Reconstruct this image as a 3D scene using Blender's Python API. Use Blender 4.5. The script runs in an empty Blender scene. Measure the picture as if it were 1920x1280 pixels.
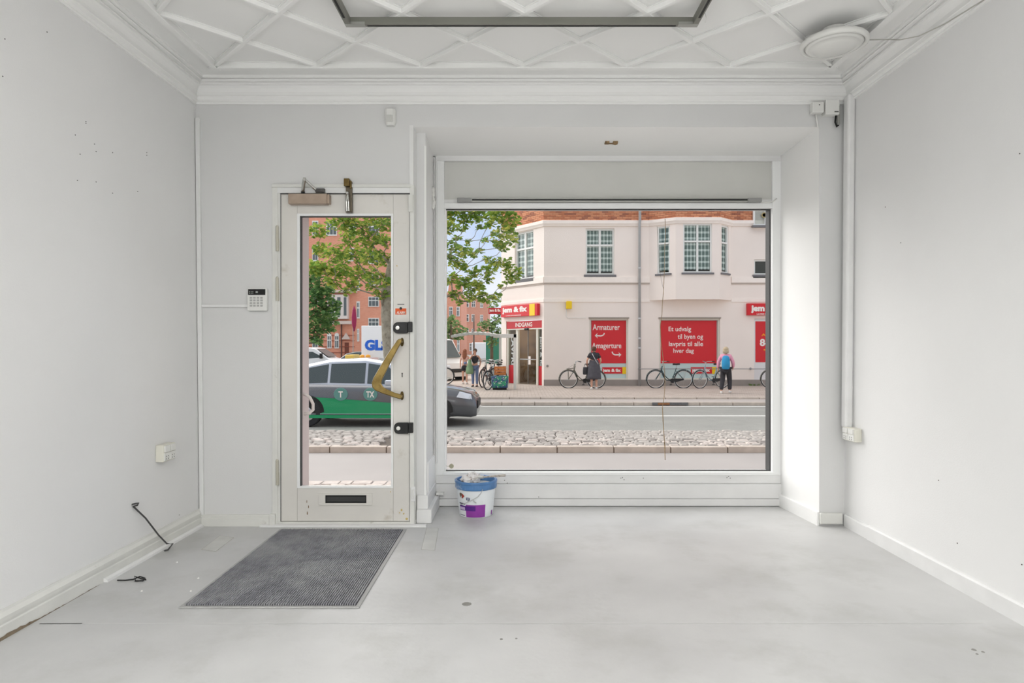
import bpy, math, random
from mathutils import Vector, Matrix
R = random.Random(7)
SC = bpy.context.scene
COL = SC.collection

# ------------------------------------------------------------------ camera, world, lights
FPX, CX, CY, EYE = 1200.0, 970.0, 648.0, 1.123
cd = bpy.data.cameras.new('camera'); cam = bpy.data.objects.new('camera', cd); COL.objects.link(cam)
cd.sensor_width = 36; cd.lens = 36*FPX/1920; cam.location = (0, 0, EYE); cam.rotation_euler = (math.pi/2, 0, 0)
cd.shift_x = -10/1920; cd.shift_y = 8/1920; cd.clip_end = 400; cd.clip_start = 0.05
SC.camera = cam
SC.view_settings.view_transform = 'Standard'; SC.view_settings.look = 'None'
SC.view_settings.exposure = 0.04; SC.view_settings.gamma = 1; SC.view_settings.use_curve_mapping = False

w = bpy.data.worlds.new('sky'); SC.world = w; w.use_nodes = True
wn = w.node_tree.nodes; wl = w.node_tree.links
bg = wn['Background']; bg.inputs['Strength'].default_value = 1.15
tc = wn.new('ShaderNodeTexCoord'); no = wn.new('ShaderNodeTexNoise'); no.inputs['Scale'].default_value = 3.2
no.inputs['Detail'].default_value = 5; no.inputs['Roughness'].default_value = .5
cr = wn.new('ShaderNodeValToRGB'); cr.color_ramp.elements[0].position = .40; cr.color_ramp.elements[1].position = .56
cr.color_ramp.elements[0].color = (.48, .60, .82, 1); cr.color_ramp.elements[1].color = (.96, .935, .90, 1)
wl.new(tc.outputs['Generated'], no.inputs['Vector']); wl.new(no.outputs['Fac'], cr.inputs['Fac']); wl.new(cr.outputs['Color'], bg.inputs['Color'])

def light(kind, name, loc, rot, energy, color=(1, 1, 1), **kw):
    l = bpy.data.lights.new(name, kind); o = bpy.data.objects.new(name, l); COL.objects.link(o)
    o.location = loc; o.rotation_euler = [math.radians(a) for a in rot]; l.energy = energy; l.color = color
    for k, v in kw.items(): setattr(l, k, v)
    return o
sun = light('SUN', 'sun', (0, 0, 20), (0, 0, 0), 4.2, (1, .965, .94), angle=math.radians(80))
sun.rotation_euler = Vector((.62, -.42, -.62)).to_track_quat('-Z', 'Y').to_euler()
# added fill lights, out of view behind the camera: one down, one up
light('AREA', 'rear_fill_down', (0, -.9, 2.62), (0, 0, 0), 96, (1, .995, .99), shape='RECTANGLE', size=3.2, size_y=3.4)
light('AREA', 'rear_fill_up', (0, -1.3, 1.75), (180, 0, 0), 78, (1, .995, .99), shape='RECTANGLE', size=2.6, size_y=1.8)

# ------------------------------------------------------------------ materials
def lin(c):
    return tuple(((x/255)/12.92 if x/255 <= .04045 else (((x/255)+.055)/1.055)**2.4) for x in c)
MATS = {}
def mat(name, rgb, rough=.6, metal=0, noise=0, nscale=6, bump=0, bscale=40, spec=.4, dirt=None, dscale=3, dpos=(.55, .75), coat=0):
    if name in MATS: return MATS[name]
    m = bpy.data.materials.new(name); m.use_nodes = True; MATS[name] = m
    n, l = m.node_tree.nodes, m.node_tree.links; b = n['Principled BSDF']
    c = lin(rgb) + (1,)
    b.inputs['Roughness'].default_value = rough; b.inputs['Metallic'].default_value = metal
    b.inputs['Specular IOR Level'].default_value = spec; b.inputs['Base Color'].default_value = c
    b.inputs['Coat Weight'].default_value = coat
    t = n.new('ShaderNodeTexCoord')
    src = None
    if noise:
        x = n.new('ShaderNodeTexNoise'); x.inputs['Scale'].default_value = nscale; x.inputs['Detail'].default_value = 6
        l.new(t.outputs['Object'], x.inputs['Vector'])
        r = n.new('ShaderNodeMapRange'); r.inputs['From Min'].default_value = .3; r.inputs['From Max'].default_value = .7
        r.inputs['To Min'].default_value = 1-noise; r.inputs['To Max'].default_value = 1+noise*.5
        l.new(x.outputs['Fac'], r.inputs['Value'])
        h = n.new('ShaderNodeMixRGB'); h.blend_type = 'MULTIPLY'; h.inputs[0].default_value = 1; h.inputs[1].default_value = c
        l.new(r.outputs[0], h.inputs[2]); src = h.outputs[0]
    if dirt:
        x = n.new('ShaderNodeTexNoise'); x.inputs['Scale'].default_value = dscale; x.inputs['Detail'].default_value = 8; x.inputs['Roughness'].default_value = .65
        l.new(t.outputs['Object'], x.inputs['Vector'])
        r = n.new('ShaderNodeMapRange'); r.inputs['From Min'].default_value = dpos[0]; r.inputs['From Max'].default_value = dpos[1]
        l.new(x.outputs['Fac'], r.inputs['Value'])
        h = n.new('ShaderNodeMixRGB'); l.new(r.outputs[0], h.inputs[0])
        if src: l.new(src, h.inputs[1])
        else: h.inputs[1].default_value = c
        h.inputs[2].default_value = lin(dirt) + (1,); src = h.outputs[0]
    if src: l.new(src, b.inputs['Base Color'])
    if bump:
        x = n.new('ShaderNodeTexNoise'); x.inputs['Scale'].default_value = bscale; x.inputs['Detail'].default_value = 4
        l.new(t.outputs['Object'], x.inputs['Vector'])
        bp = n.new('ShaderNodeBump'); bp.inputs['Strength'].default_value = bump; bp.inputs['Distance'].default_value = .01
        l.new(x.outputs['Fac'], bp.inputs['Height']); l.new(bp.outputs[0], b.inputs['Normal'])
    return m
def glass(name, tint=(1, 1, 1), refl=.06, rough=0):
    m = bpy.data.materials.new(name); m.use_nodes = True; MATS[name] = m
    n, l = m.node_tree.nodes, m.node_tree.links; n.remove(n['Principled BSDF'])
    t = n.new('ShaderNodeBsdfTransparent'); t.inputs[0].default_value = tint + (1,)
    g = n.new('ShaderNodeBsdfGlossy'); g.inputs['Roughness'].default_value = rough
    f = n.new('ShaderNodeFresnel'); f.inputs[0].default_value = 1.45
    mm = n.new('ShaderNodeMath'); mm.operation = 'MULTIPLY'; mm.inputs[1].default_value = refl/.04
    mx = n.new('ShaderNodeMixShader'); l.new(f.outputs[0], mm.inputs[0])
    gb = n.new('ShaderNodeNewGeometry'); iv = n.new('ShaderNodeMath'); iv.operation = 'SUBTRACT'; iv.inputs[0].default_value = 1; l.new(gb.outputs['Backfacing'], iv.inputs[1])
    m2 = n.new('ShaderNodeMath'); m2.operation = 'MULTIPLY'; l.new(mm.outputs[0], m2.inputs[0]); l.new(iv.outputs[0], m2.inputs[1]); l.new(m2.outputs[0], mx.inputs[0])
    l.new(t.outputs[0], mx.inputs[1]); l.new(g.outputs[0], mx.inputs[2]); l.new(mx.outputs[0], n['Material Output'].inputs[0])
    return m
def brickmat(name, c1, c2, mortar, bw=.24, bh=.075):
    m = mat(name, c1, .85); n, l = m.node_tree.nodes, m.node_tree.links; b = n['Principled BSDF']
    t = n.new('ShaderNodeTexCoord'); s = n.new('ShaderNodeSeparateXYZ'); l.new(t.outputs['Object'], s.inputs[0])
    a = n.new('ShaderNodeMath'); a.operation = 'SUBTRACT'; l.new(s.outputs[0], a.inputs[0]); l.new(s.outputs[1], a.inputs[1])
    cb = n.new('ShaderNodeCombineXYZ'); l.new(a.outputs[0], cb.inputs[0]); l.new(s.outputs[2], cb.inputs[1])
    k = n.new('ShaderNodeTexBrick'); l.new(cb.outputs[0], k.inputs['Vector']); k.inputs['Scale'].default_value = 1
    k.inputs['Brick Width'].default_value = bw; k.inputs['Row Height'].default_value = bh; k.inputs['Mortar Size'].default_value = .008
    for q, c in zip(('Color1', 'Color2', 'Mortar'), (c1, c2, mortar)): k.inputs[q].default_value = lin(c) + (1,)
    l.new(k.outputs[0], b.inputs['Base Color']); return m

WHITE = (232, 232, 231)
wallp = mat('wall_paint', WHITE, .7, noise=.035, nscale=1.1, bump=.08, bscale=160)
wallf = mat('wall_paint_shaded', (218, 218, 217), .7, noise=.035, nscale=1.3, bump=.08, bscale=160)  # wall paint darkened, putting the front wall's shade into its colour
alcp = mat('alcove_paint', (243, 243, 241), .6, noise=.015, nscale=2)
ceilp = mat('ceiling_paint', (242, 242, 240), .6, noise=.015, nscale=2)
trimp = mat('trim_paint', (230, 230, 229), .45, noise=.04, nscale=9)
trimd = mat('worn_trim_paint', (222, 222, 217), .45, noise=.06, nscale=7, dirt=(150, 145, 132), dscale=9, dpos=(.64, .8))
sillp = mat('sill_paint', (226, 226, 225), .45, noise=.05, nscale=5)
doorp = mat('door_paint', (220, 217, 211), .4, noise=.05, nscale=4, dirt=(176, 166, 148), dscale=6, dpos=(.6, .85))
shutp = mat('shutter_panel_paint', (206, 206, 201), .5, noise=.04, nscale=3)
floorm = mat('floor_paint', (199, 199, 198), .42, noise=.13, nscale=1.6, bump=.12, bscale=25, dirt=(176, 176, 172), dscale=2.3, dpos=(.5, .8), spec=.35)
alum = mat('aluminium', (170, 170, 165), .4, metal=.6)
dark = mat('dark_rubber', (22, 22, 22), .5)
blackp = mat('black_plastic', (18, 18, 18), .3)
chrome = mat('chrome', (200, 200, 196), .2, metal=1)
brass = mat('aged_brass', (138, 118, 72), .28, metal=1, noise=.3, nscale=14, dirt=(96, 78, 40), dscale=12, dpos=(.5, .75))
dbrass = mat('dark_brass', (110, 92, 56), .35, metal=.9, noise=.3, nscale=30)
bronze = mat('bronze_metal', (168, 150, 134), .45, metal=.35, noise=.12, nscale=20)
whitepl = mat('white_plastic', (228, 228, 224), .35)
creampl = mat('cream_plastic', (222, 220, 208), .35)
greypl = mat('grey_plastic', (150, 150, 148), .5)
pane = glass('window_glass', (.985, .985, .98), .006)
frm = mat('window_frame_white', (238, 239, 238), .35)

# ------------------------------------------------------------------ mesh builder
ORG = {}
class MB:
    def __init__(s): s.v = []; s.f = []
    def add(s, vs, fs):
        k = len(s.v); s.v += [tuple(a) for a in vs]; s.f += [tuple(i+k for i in f) for f in fs]; return s
    def hexa(s, p):
        return s.add(p, [(0, 3, 2, 1), (4, 5, 6, 7), (0, 1, 5, 4), (1, 2, 6, 5), (2, 3, 7, 6), (3, 0, 4, 7)])
    def box(s, x0, x1, y0, y1, z0, z1):
        return s.hexa([(x0, y0, z0), (x1, y0, z0), (x1, y1, z0), (x0, y1, z0), (x0, y0, z1), (x1, y0, z1), (x1, y1, z1), (x0, y1, z1)])
    def prism(s, poly, fn, d0, d1):
        n = len(poly); a = [fn(u, v, d0) for u, v in poly] + [fn(u, v, d1) for u, v in poly]
        return s.add(a, [tuple(range(n))[::-1], tuple(range(n, 2*n))] + [(i, (i+1) % n, n+(i+1) % n, n+i) for i in range(n)])
    def tube(s, pts, r, n=8, cap=True, closed=False):
        pts = [Vector(p) for p in pts]; N = len(pts); rs = r if isinstance(r, (list, tuple)) else [r]*N
        vs = []; up = None
        for i, p in enumerate(pts):
            if closed: d = pts[(i+1) % N]-pts[i-1]
            else: d = pts[min(i+1, N-1)]-pts[max(i-1, 0)]
            d = d.normalized() if d.length > 1e-9 else Vector((0, 0, 1))
            if up is None: up = Vector((0, 0, 1)) if abs(d.z) < .9 else Vector((1, 0, 0))
            a = (up-d*up.dot(d)).normalized(); up = a; b = d.cross(a)
            for k in range(n):
                t = 2*math.pi*k/n; vs.append(p+(a*math.cos(t)+b*math.sin(t))*rs[i])
        fs = []
        for i in range(N if closed else N-1):
            j = (i+1) % N
            for k in range(n): fs.append((i*n+k, i*n+(k+1) % n, j*n+(k+1) % n, j*n+k))
        if cap and not closed: fs += [tuple(range(n))[::-1], tuple((N-1)*n+k for k in range(n))]
        return s.add(vs, fs)
    def lathe(s, prof, c, axis='z', n=28, cap=True, sx=1, sy=1):
        c = Vector(c); vs = []
        for r, h in prof:
            for k in range(n):
                t = 2*math.pi*k/n; a, b = r*math.cos(t)*sx, r*math.sin(t)*sy
                vs.append(c+Vector({'z': (a, b, h), 'y': (a, h, b), 'x': (h, a, b)}[axis]))
        N = len(prof); fs = [(i*n+k, i*n+(k+1) % n, (i+1)*n+(k+1) % n, (i+1)*n+k) for i in range(N-1) for k in range(n)]
        if cap: fs += [tuple(range(n))[::-1], tuple((N-1)*n+k for k in range(n))]
        return s.add(vs, fs)
    def ball(s, c, rx, ry=None, rz=None, n=12, m=8):
        ry = ry or rx; rz = rz or rx
        prof = [(math.sin(math.pi*i/m), -math.cos(math.pi*i/m)) for i in range(m+1)]
        vs = []; 
        for r, h in prof:
            for k in range(n):
                t = 2*math.pi*k/n; vs.append((c[0]+r*math.cos(t)*rx, c[1]+r*math.sin(t)*ry, c[2]+h*rz))
        return s.add(vs, [(i*n+k, i*n+(k+1) % n, (i+1)*n+(k+1) % n, (i+1)*n+k) for i in range(m) for k in range(n)])
    def loft(s, rings, cap=True):
        n = len(rings[0]); vs = [p for r in rings for p in r]; N = len(rings)
        fs = [(i*n+k, i*n+(k+1) % n, (i+1)*n+(k+1) % n, (i+1)*n+k) for i in range(N-1) for k in range(n)]
        if cap: fs += [tuple(range(n))[::-1], tuple((N-1)*n+k for k in range(n))]
        return s.add(vs, fs)
    def grid(s, fn, nu, nv):
        vs = [fn(i/nu, j/nv) for j in range(nv+1) for i in range(nu+1)]
        return s.add(vs, [(j*(nu+1)+i, j*(nu+1)+i+1, (j+1)*(nu+1)+i+1, (j+1)*(nu+1)+i) for j in range(nv) for i in range(nu)])
    def build(s, name, m, parent=None, smooth=False, bevel=0, kind=None, label=None, org=None, fix=True):
        me = bpy.data.meshes.new(name)
        if parent is not None: o0 = ORG[parent.name]
        elif org is not None: o0 = Vector(org)
        else:
            xs, ys, zs = zip(*s.v); o0 = Vector(((min(xs)+max(xs))/2, (min(ys)+max(ys))/2, min(zs)))
        me.from_pydata([tuple(Vector(v)-o0) for v in s.v], [], s.f)
        if fix:
            import bmesh
            b = bmesh.new(); b.from_mesh(me); bmesh.ops.recalc_face_normals(b, faces=b.faces); b.to_mesh(me); b.free()
        me.materials.append(m)
        if smooth: me.shade_smooth()
        o = bpy.data.objects.new(name, me); COL.objects.link(o)
        if smooth == 2:
            pass
        if parent is not None: o.parent = parent; ORG[o.name] = o0
        else: o.location = o0; ORG[o.name] = o0
        if bevel:
            md = o.modifiers.new('bevel', 'BEVEL'); md.width = bevel; md.segments = 2; md.limit_method = 'ANGLE'
        if kind: o['kind'] = kind
        if label: o['label'] = label
        return o
def tag(o, label, cat, group=None):
    o['label'] = label; o['category'] = cat
    if group: o['group'] = group
    return o
def empty(name, loc, label=None, cat=None, group=None, kind=None):
    o = bpy.data.objects.new(name, None); COL.objects.link(o); o.location = loc; o.empty_display_size = .1
    ORG[o.name] = Vector(loc)
    if label: tag(o, label, cat, group)
    if kind: o['kind'] = kind
    return o
def clone(o, parent=None):
    c = o.copy(); COL.objects.link(c); ORG[c.name] = ORG.get(o.name, Vector((0, 0, 0)))
    if parent is not None: c.parent = parent
    for ch in list(o.children): clone(ch, c)
    return c
def P(px, py, Y):
    return Vector(((px-CX)*Y/FPX, Y, EYE-(py-CY)*Y/FPX))
def BX(px0, px1, py0, py1, Y, d0, d1):      # box on a frontal plane at depth Y, from Y+d0 to Y+d1
    a = P(px0, py1, Y); b = P(px1, py0, Y); return (a.x, b.x, Y+d0, Y+d1, a.z, b.z)
def textmesh(mb, s, fn, u0, u1, v0, v1, depth=.004, bold=.0, shear=0, slack=None):
    """adds the text, fitted to the rectangle u0..u1, v0..v1, mapped by fn(u, v, d)"""
    c = bpy.data.curves.new('t', 'FONT'); c.body = s; c.size = 1; c.resolution_u = 3; c.offset = bold; c.shear = shear
    o = bpy.data.objects.new('t', c); COL.objects.link(o)
    dg = bpy.context.evaluated_depsgraph_get(); me = bpy.data.meshes.new_from_object(o.evaluated_get(dg))
    vs = [v.co.copy() for v in me.vertices]
    xs = [v.x for v in vs]; ys = [v.y for v in vs]; x0, x1, y0, y1 = min(xs), max(xs), min(ys), max(ys)
    n = len(vs)
    def q(v, d): return fn(u0+(v.x-x0)/(x1-x0)*(u1-u0), v0+(v.y-y0)/(y1-y0)*(v1-v0), d)
    pf = [tuple(p.vertices) for p in me.polygons]
    mb.add([q(v, depth) for v in vs], pf)
    bpy.data.objects.remove(o); bpy.data.curves.remove(c); bpy.data.meshes.remove(me)
    return mb
class Plane:
    """vertical plane through (x, y) along (ux, uy); d is the distance towards the viewer's side"""
    def __init__(s, x, y, ux, uy):
        l = math.hypot(ux, uy); s.x, s.y, s.ux, s.uy = x, y, ux/l, uy/l; s.nx, s.ny = s.uy, -s.ux
    def pt(s, u, z, d=0): return Vector((s.x+s.ux*u+s.nx*d, s.y+s.uy*u+s.ny*d, z))
    def u(s, px):
        k = (px-CX)/FPX; return (k*s.y-s.x)/(s.ux-k*s.uy)
    def z(s, px, py): return EYE-(py-CY)*(s.y+s.uy*s.u(px))/FPX
    def box(s, mb, u0, u1, z0, z1, d0, d1):
        return mb.hexa([s.pt(u0, z0, d1), s.pt(u1, z0, d1), s.pt(u1, z0, d0), s.pt(u0, z0, d0), s.pt(u0, z1, d1), s.pt(u1, z1, d1), s.pt(u1, z1, d0), s.pt(u0, z1, d0)])
    def pbox(s, mb, p0, p1, q0, q1, d0, d1):    # photo px rectangle
        pm = (p0+p1)/2
        return s.box(mb, s.u(p0), s.u(p1), s.z(pm, q1), s.z(pm, q0), d0, d1)
    def holes(s, mb, u0, u1, z0, z1, hs, depth=.2):
        us = sorted(set([u0, u1]+[h[0] for h in hs]+[h[1] for h in hs])); zs = sorted(set([z0, z1]+[h[2] for h in hs]+[h[3] for h in hs]))
        us = [a for a in us if u0 <= a <= u1]; zs = [a for a in zs if z0 <= a <= z1]
        for a, b in zip(us, us[1:]):
            for c, d in zip(zs, zs[1:]):
                m, k = (a+b)/2, (c+d)/2
                if any(h[0] < m < h[1] and h[2] < k < h[3] for h in hs): continue
                mb.add([s.pt(a, c), s.pt(b, c), s.pt(b, d), s.pt(a, d)], [(0, 1, 2, 3)])
        for a, b, c, d in hs:
            q = [(a, c), (b, c), (b, d), (a, d)]
            for i in range(4):
                (e, f), (g, h) = q[i], q[(i+1) % 4]
                mb.add([s.pt(e, f), s.pt(g, h), s.pt(g, h, -depth), s.pt(e, f, -depth)], [(0, 1, 2, 3)])
        return mb
# ================================================================== the room
YW, YA = 4.0, 4.5
def XL(z): return -1.983-.011*z
def XR(z): return 2.043+.008*z
ZC = 2.79          # ceiling panels
YB = -3.2          # rear end of the modelled part (open)
m = MB(); m.box(-2.3, 2.35, YB, 4.35, -.12, 0)
m.box(-.64, 1.93, 4.35, YA+.1, -.12, 0)
fl = m.build('floor', floorm, kind='structure', org=(0, 0, 0))
# seam and repairs in the floor
def seam(pts, w0, name, mt, par, z=.0006):
    q = MB(); n = len(pts)
    for a, b in zip(pts, pts[1:]):
        a, b = Vector(a), Vector(b); d = (b-a).normalized(); s = Vector((-d.y, d.x, 0))*w0/2
        q.add([a-s+Vector((0, 0, z)), b-s+Vector((0, 0, z)), b+s+Vector((0, 0, z)), a+s+Vector((0, 0, z))], [(0, 1, 2, 3)])
    return q.build(name, mt, par)
seamd = mat('seam_dark', (60, 58, 54), .8); seaml = mat('seam_light', (222, 222, 220), .5)
seam([P(75, 1171, 2.58)*1 and Vector((-1.93, 2.585, 0)), Vector((-1.76, 2.588, 0))], .006, 'floor_crack', seamd, fl, .001)
seam([Vector((-1.76, 2.588, 0)), Vector((1.9, 2.592, 0))], .003, 'floor_seam', seaml, fl, .0008)
patchm = mat('filler_patch', (204, 204, 200), .5, noise=.1, nscale=10)
edgem = mat('patch_edge', (168, 166, 160), .7)
def fpt(px, py): Z = FPX*EYE/(py-CY); return Vector(((px-CX)*Z/FPX, Z, 0))
for poly in ([(378, 1030), (404, 1034), (438, 1008), (412, 1004)], [(790, 1030), (815, 1032), (822, 990), (800, 990)]):
    q = MB(); pts = [fpt(*a) for a in poly]; c = sum(pts, Vector())/len(pts)
    q.add([a+Vector((0, 0, .001)) for a in pts], [(0, 1, 2, 3)]); q.build('filler_patch', patchm, fl)
    q = MB(); q.tube([a for a in pts], .0018, 4, closed=True); q.build('patch_edge', edgem, fl)
for px, py, r in ((875, 1132, .022), (940, 1198, .006), (968, 1197, .005), (1826, 1218, .009), (1843, 1222, .006), (1832, 1226, .005)):
    c = fpt(px, py); q = MB(); q.lathe([(r, 0), (r*.8, .002)], c, n=9); q.build('floor_mark', mat('floor_mark', (140, 139, 134), .8), fl)
for px, py in ((372, 1084), (358, 1108), (266, 1108), (332, 1054)):
    c = fpt(px, py); q = MB(); q.lathe([(.006, 0), (.003, .004)], c, n=6); q.build('plaster_crumb', whitepl, fl)

# side walls
m = MB(); m.hexa([(XL(0)-.2, YB, -.12), (XL(0), YB, 0), (XL(0), YW+.35, 0), (XL(0)-.2, YW+.35, -.12), (XL(3)-.2, YB, 3), (XL(3), YB, 3), (XL(3), YW+.35, 3), (XL(3)-.2, YW+.35, 3)])
wl_ = m.build('wall_left', wallp, kind='structure', org=(-2, 0, 0))
m = MB(); m.hexa([(XR(0), YB, 0), (XR(0)+.2, YB, -.12), (XR(0)+.2, YW+.35, -.12), (XR(0), YW+.35, 0), (XR(3), YB, 3), (XR(3)+.2, YB, 3), (XR(3)+.2, YW+.35, 3), (XR(3), YW+.35, 3)])
wr_ = m.build('wall_right', wallp, kind='structure', org=(2, 0, 0))
m = MB(); m.box(-2.3, 2.35, YB-.2, YB, -.12, 3); m.build('wall_back', wallp, kind='structure', org=(0, YB, 0))
nailm = mat('nail_hole', (70, 68, 64), .9)
def wallspot(px, py, side, r=.004):
    x = XL(1.3) if side < 0 else XR(1.3)
    for _ in range(3):
        Y = x*FPX/(px-CX); z = EYE-(py-CY)*Y/FPX; x = XL(z) if side < 0 else XR(z)
    q = MB(); q.lathe([(r, -.002), (r*.6, .0015)] if side < 0 else [(r, .002), (r*.6, -.0015)], (x, Y, z), 'x', 8)
    q.build('nail_hole', nailm, wl_ if side < 0 else wr_)
for px, py in ((9, 73), (5, 143), (161, 228), (161, 231), (141, 253), (177, 270), (180, 284), (211, 286), (275, 286), (275, 291), (145, 338), (180, 341), (211, 362), (258, 359), (88, 60), (150, 289), (298, 120), (336, 965)):
    wallspot(px, py, -1, .0035)
for px, py in ((1912, 288), (1660, 388), (1689, 455), (1760, 900), (1795, 1018), (1916, 1058)):
    wallspot(px, py, 1, .004)

# front wall : holes for door and display bay
fp = Plane(0, YW, 1, 0)
dx0, dx1, dz1 = P(518, 0, YW).x, P(771, 0, YW).x, P(0, 350, YW).z
bx0, bx1, bz1 = P(775, 0, YW).x, P(1536, 0, YW).x, P(0, 238, YW).z
m = MB()
m.box(-2.2, dx0, YW, YW+.35, -.1, 3); m.box(dx0, dx1, YW, YW+.35, dz1, 3); m.box(dx1, bx1, YW, YW+.35, bz1, 3)
m.box(bx1, 2.25, YW, YW+.35, -.1, 3)
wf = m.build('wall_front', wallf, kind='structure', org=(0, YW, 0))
# outer skin of this building, above and beside the openings
m = MB(); m.box(-6, -2.2, YW, YA+.12, -.7, 6); m.box(2.25, 6, YW, YA+.12, -.7, 6); m.box(-2.2, dx1, 4.35, YA+.12, dz1, 6); m.box(-2.2, dx0-.02, 4.35, YA+.12, -.7, dz1)
m.box(dx1, bx1, 4.35, YA+.12, 2.52, 6); m.box(bx1, 2.25, YW+.35, YA+.12, -.7, 6); m.box(dx1-.0, bx1, YA+.06, YA+.12, -.7, .15)
m.build('wall_outer', mat('outer_render', (205, 190, 185), .8, noise=.05), kind='structure', org=(0, 4.4, 0))
# bay : ceiling, right side, left side
alc_l, alc_r0, alc_r1 = -.588, P(1536, 0, YW).x, P(1461, 0, YA).x
zcb = EYE+353*YA/FPX
m = MB(); m.hexa([(-.66, YW+.002, bz1-.001), (alc_r0+.1, YW+.002, bz1-.001), (alc_r0+.1, YA+.05, zcb), (-.66, YA+.05, zcb), (-.66, YW+.002, bz1+.05), (alc_r0+.1, YW+.002, bz1+.05), (alc_r0+.1, YA+.05, zcb+.09), (-.66, YA+.05, zcb+.09)])
m.build('ceiling_bay', alcp, kind='structure', org=(0, 4.2, 2.4))
m = MB(); m.hexa([(alc_r0, YW+.002, 0), (alc_r0+.12, YW+.002, 0), (alc_r0+.12, YA+.05, 0), (alc_r1, YA+.05, 0), (alc_r0, YW+.002, bz1+.02), (alc_r0+.12, YW+.002, bz1+.02), (alc_r0+.12, YA+.05, bz1+.02), (alc_r1, YA+.05, bz1+.02)])
m.build('wall_bay_right', alcp, kind='structure', org=(1.9, 4.2, 0))
yc = 4.09
m = MB(); m.hexa([(-.645, yc, 0), (-.588, yc, 0), (alc_l, YA+.05, 0), (-.645, YA+.05, 0), (-.645, yc, bz1-.005), (-.588, yc, bz1-.005), (alc_l, YA+.05, zcb+.02), (-.645, YA+.05, zcb+.02)])
m.build('wall_bay_left', sillp, kind='structure', org=(-.6, 4.2, 0))
m = MB(); m.hexa([(dx1-.01, YW-.004, -.0), (dx1+.014, YW-.004, 0), (-.642, yc+.01, 0), (dx1-.01, yc+.01, 0), (dx1-.01, YW-.004, bz1+.01), (dx1+.014, YW-.004, bz1+.01), (-.642, yc+.01, bz1), (dx1-.01, yc+.01, bz1)])
m.build('trim_1', trimp, kind='structure')
m = MB(); m.box(-.594, -.582, yc-.006, yc+.012, .1, bz1-.09); m.build('trim_2', alcp, kind='structure')
# stepped foot of the column
m = MB(); m.box(-.64, -.568, yc-.02, YA-.01, .085, .17); m.build('trim_3', trimp, kind='structure', bevel=.004)
m = MB(); m.box(-.64, -.544, yc-.04, YA-.02, 0, .086); m.build('trim_4', trimp, kind='structure', bevel=.004)
m = MB(); m.box(-.60, -.575, yc+.06, YA-.01, .17, .36); m.build('trim_5', alcp, kind='structure')
# vertical grooved boards left of the window frame
m = MB()
for k in range(3): m.box(-.600+k*.014, -.590+k*.014, YA-.03, YA+.02, .3, 2.44)
m.build('trim_6', sillp, kind='structure')

# ceiling with a diagonal lattice
m = MB(); m.box(-2.25, 2.3, YB, 4.0, ZC+.012, ZC+.15); ce = m.build('ceiling', ceilp, kind='structure', org=(0, 0, ZC))
x0f, x1f, y1f, D = -1.789, 1.859, 3.78, .608
def clip(poly, xa, xb, ya, yb):
    def cut(ps, f):
        out = []
        for i in range(len(ps)):
            a, b = ps[i], ps[(i+1) % len(ps)]; fa, fb = f(a), f(b)
            if fa >= 0: out.append(a)
            if (fa > 0) != (fb > 0) and fa != fb:
                t = fa/(fa-fb); out.append((a[0]+(b[0]-a[0])*t, a[1]+(b[1]-a[1])*t))
        return out
    for f in (lambda p: p[0]-xa, lambda p: xb-p[0], lambda p: p[1]-ya, lambda p: yb-p[1]):
        poly = cut(poly, f)
        if len(poly) < 3: return []
    return poly
def ceil_fn(u, v, d): return Vector((u, v, d))
yrear = y1f-D*5
for j in range(0, 11):
    for i in range(-1, 8):
        cx = x0f+D*i+(0 if j % 2 else D/2)*1; cy = y1f-D/2*j
        h = D/2-.012
        pl = clip([(cx-h, cy), (cx, cy-h), (cx+h, cy), (cx, cy+h)], x0f+.012, x1f-.012, yrear, y1f-.012)
        if len(pl) < 3: continue
        ar = abs(sum(pl[k][0]*pl[(k+1) % len(pl)][1]-pl[(k+1) % len(pl)][0]*pl[k][1] for k in range(len(pl))))/2
        if ar < .01: continue
        q = MB(); q.prism(pl, ceil_fn, ZC, ZC+.012); q.build('ceiling_panel', ceilp, ce)
def strip(a, b, hw, z0, z1, name='lattice_strip', h2=None):
    a, b = Vector(a), Vector(b); d = (b-a).normalized(); s = Vector((-d.y, d.x))
    q = MB(); h2 = h2 or hw*.55
    pr = [(-hw, z1), (-hw, z1-.004), (-h2, z1-.005), (-h2, z0+.002), (-h2+.002, z0), (h2-.002, z0), (h2, z0+.002), (h2, z1-.005), (hw, z1-.004), (hw, z1)]
    r0 = [(a.x+s.x*u, a.y+s.y*u, z) for u, z in pr]; r1 = [(b.x+s.x*u, b.y+s.y*u, z) for u, z in pr]
    q.loft([r0, r1]); return q.build(name, ceilp, ce)
for sg in (1, -1):
    for k in range(-8, 16):
        # lines x = x0f + k*D + sg*(y1f-y)
        xs = x0f+k*D
        ts = [0, y1f-yrear]
        if sg > 0: ta, tb = max(0, x0f-xs), min(ts[1], x1f-xs)
        else: ta, tb = max(0, xs-x1f), min(ts[1], xs-x0f)
        if tb-ta < .05: continue
        e = .0005 if sg > 0 else 0
        strip((xs+sg*ta, y1f-ta), (xs+sg*tb, y1f-tb), .018, ZC-.026-e, ZC-.0005, h2=.0115)
for xq in (x0f, x1f):
    q = MB(); q.box(xq-.028, xq+.028, y1f-.018, y1f+.028, ZC-.0345, ZC+.01); q.build('lattice_corner', ceilp, ce)
for a, b in (((x0f-.02, y1f+.0), (x1f+.02, y1f+.0)), ((x0f, y1f+.02), (x0f, yrear)), ((x1f, y1f+.02), (x1f, yrear))):
    strip(a, b, .026, ZC-.034, ZC+.001, 'lattice_border', .018)
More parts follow.
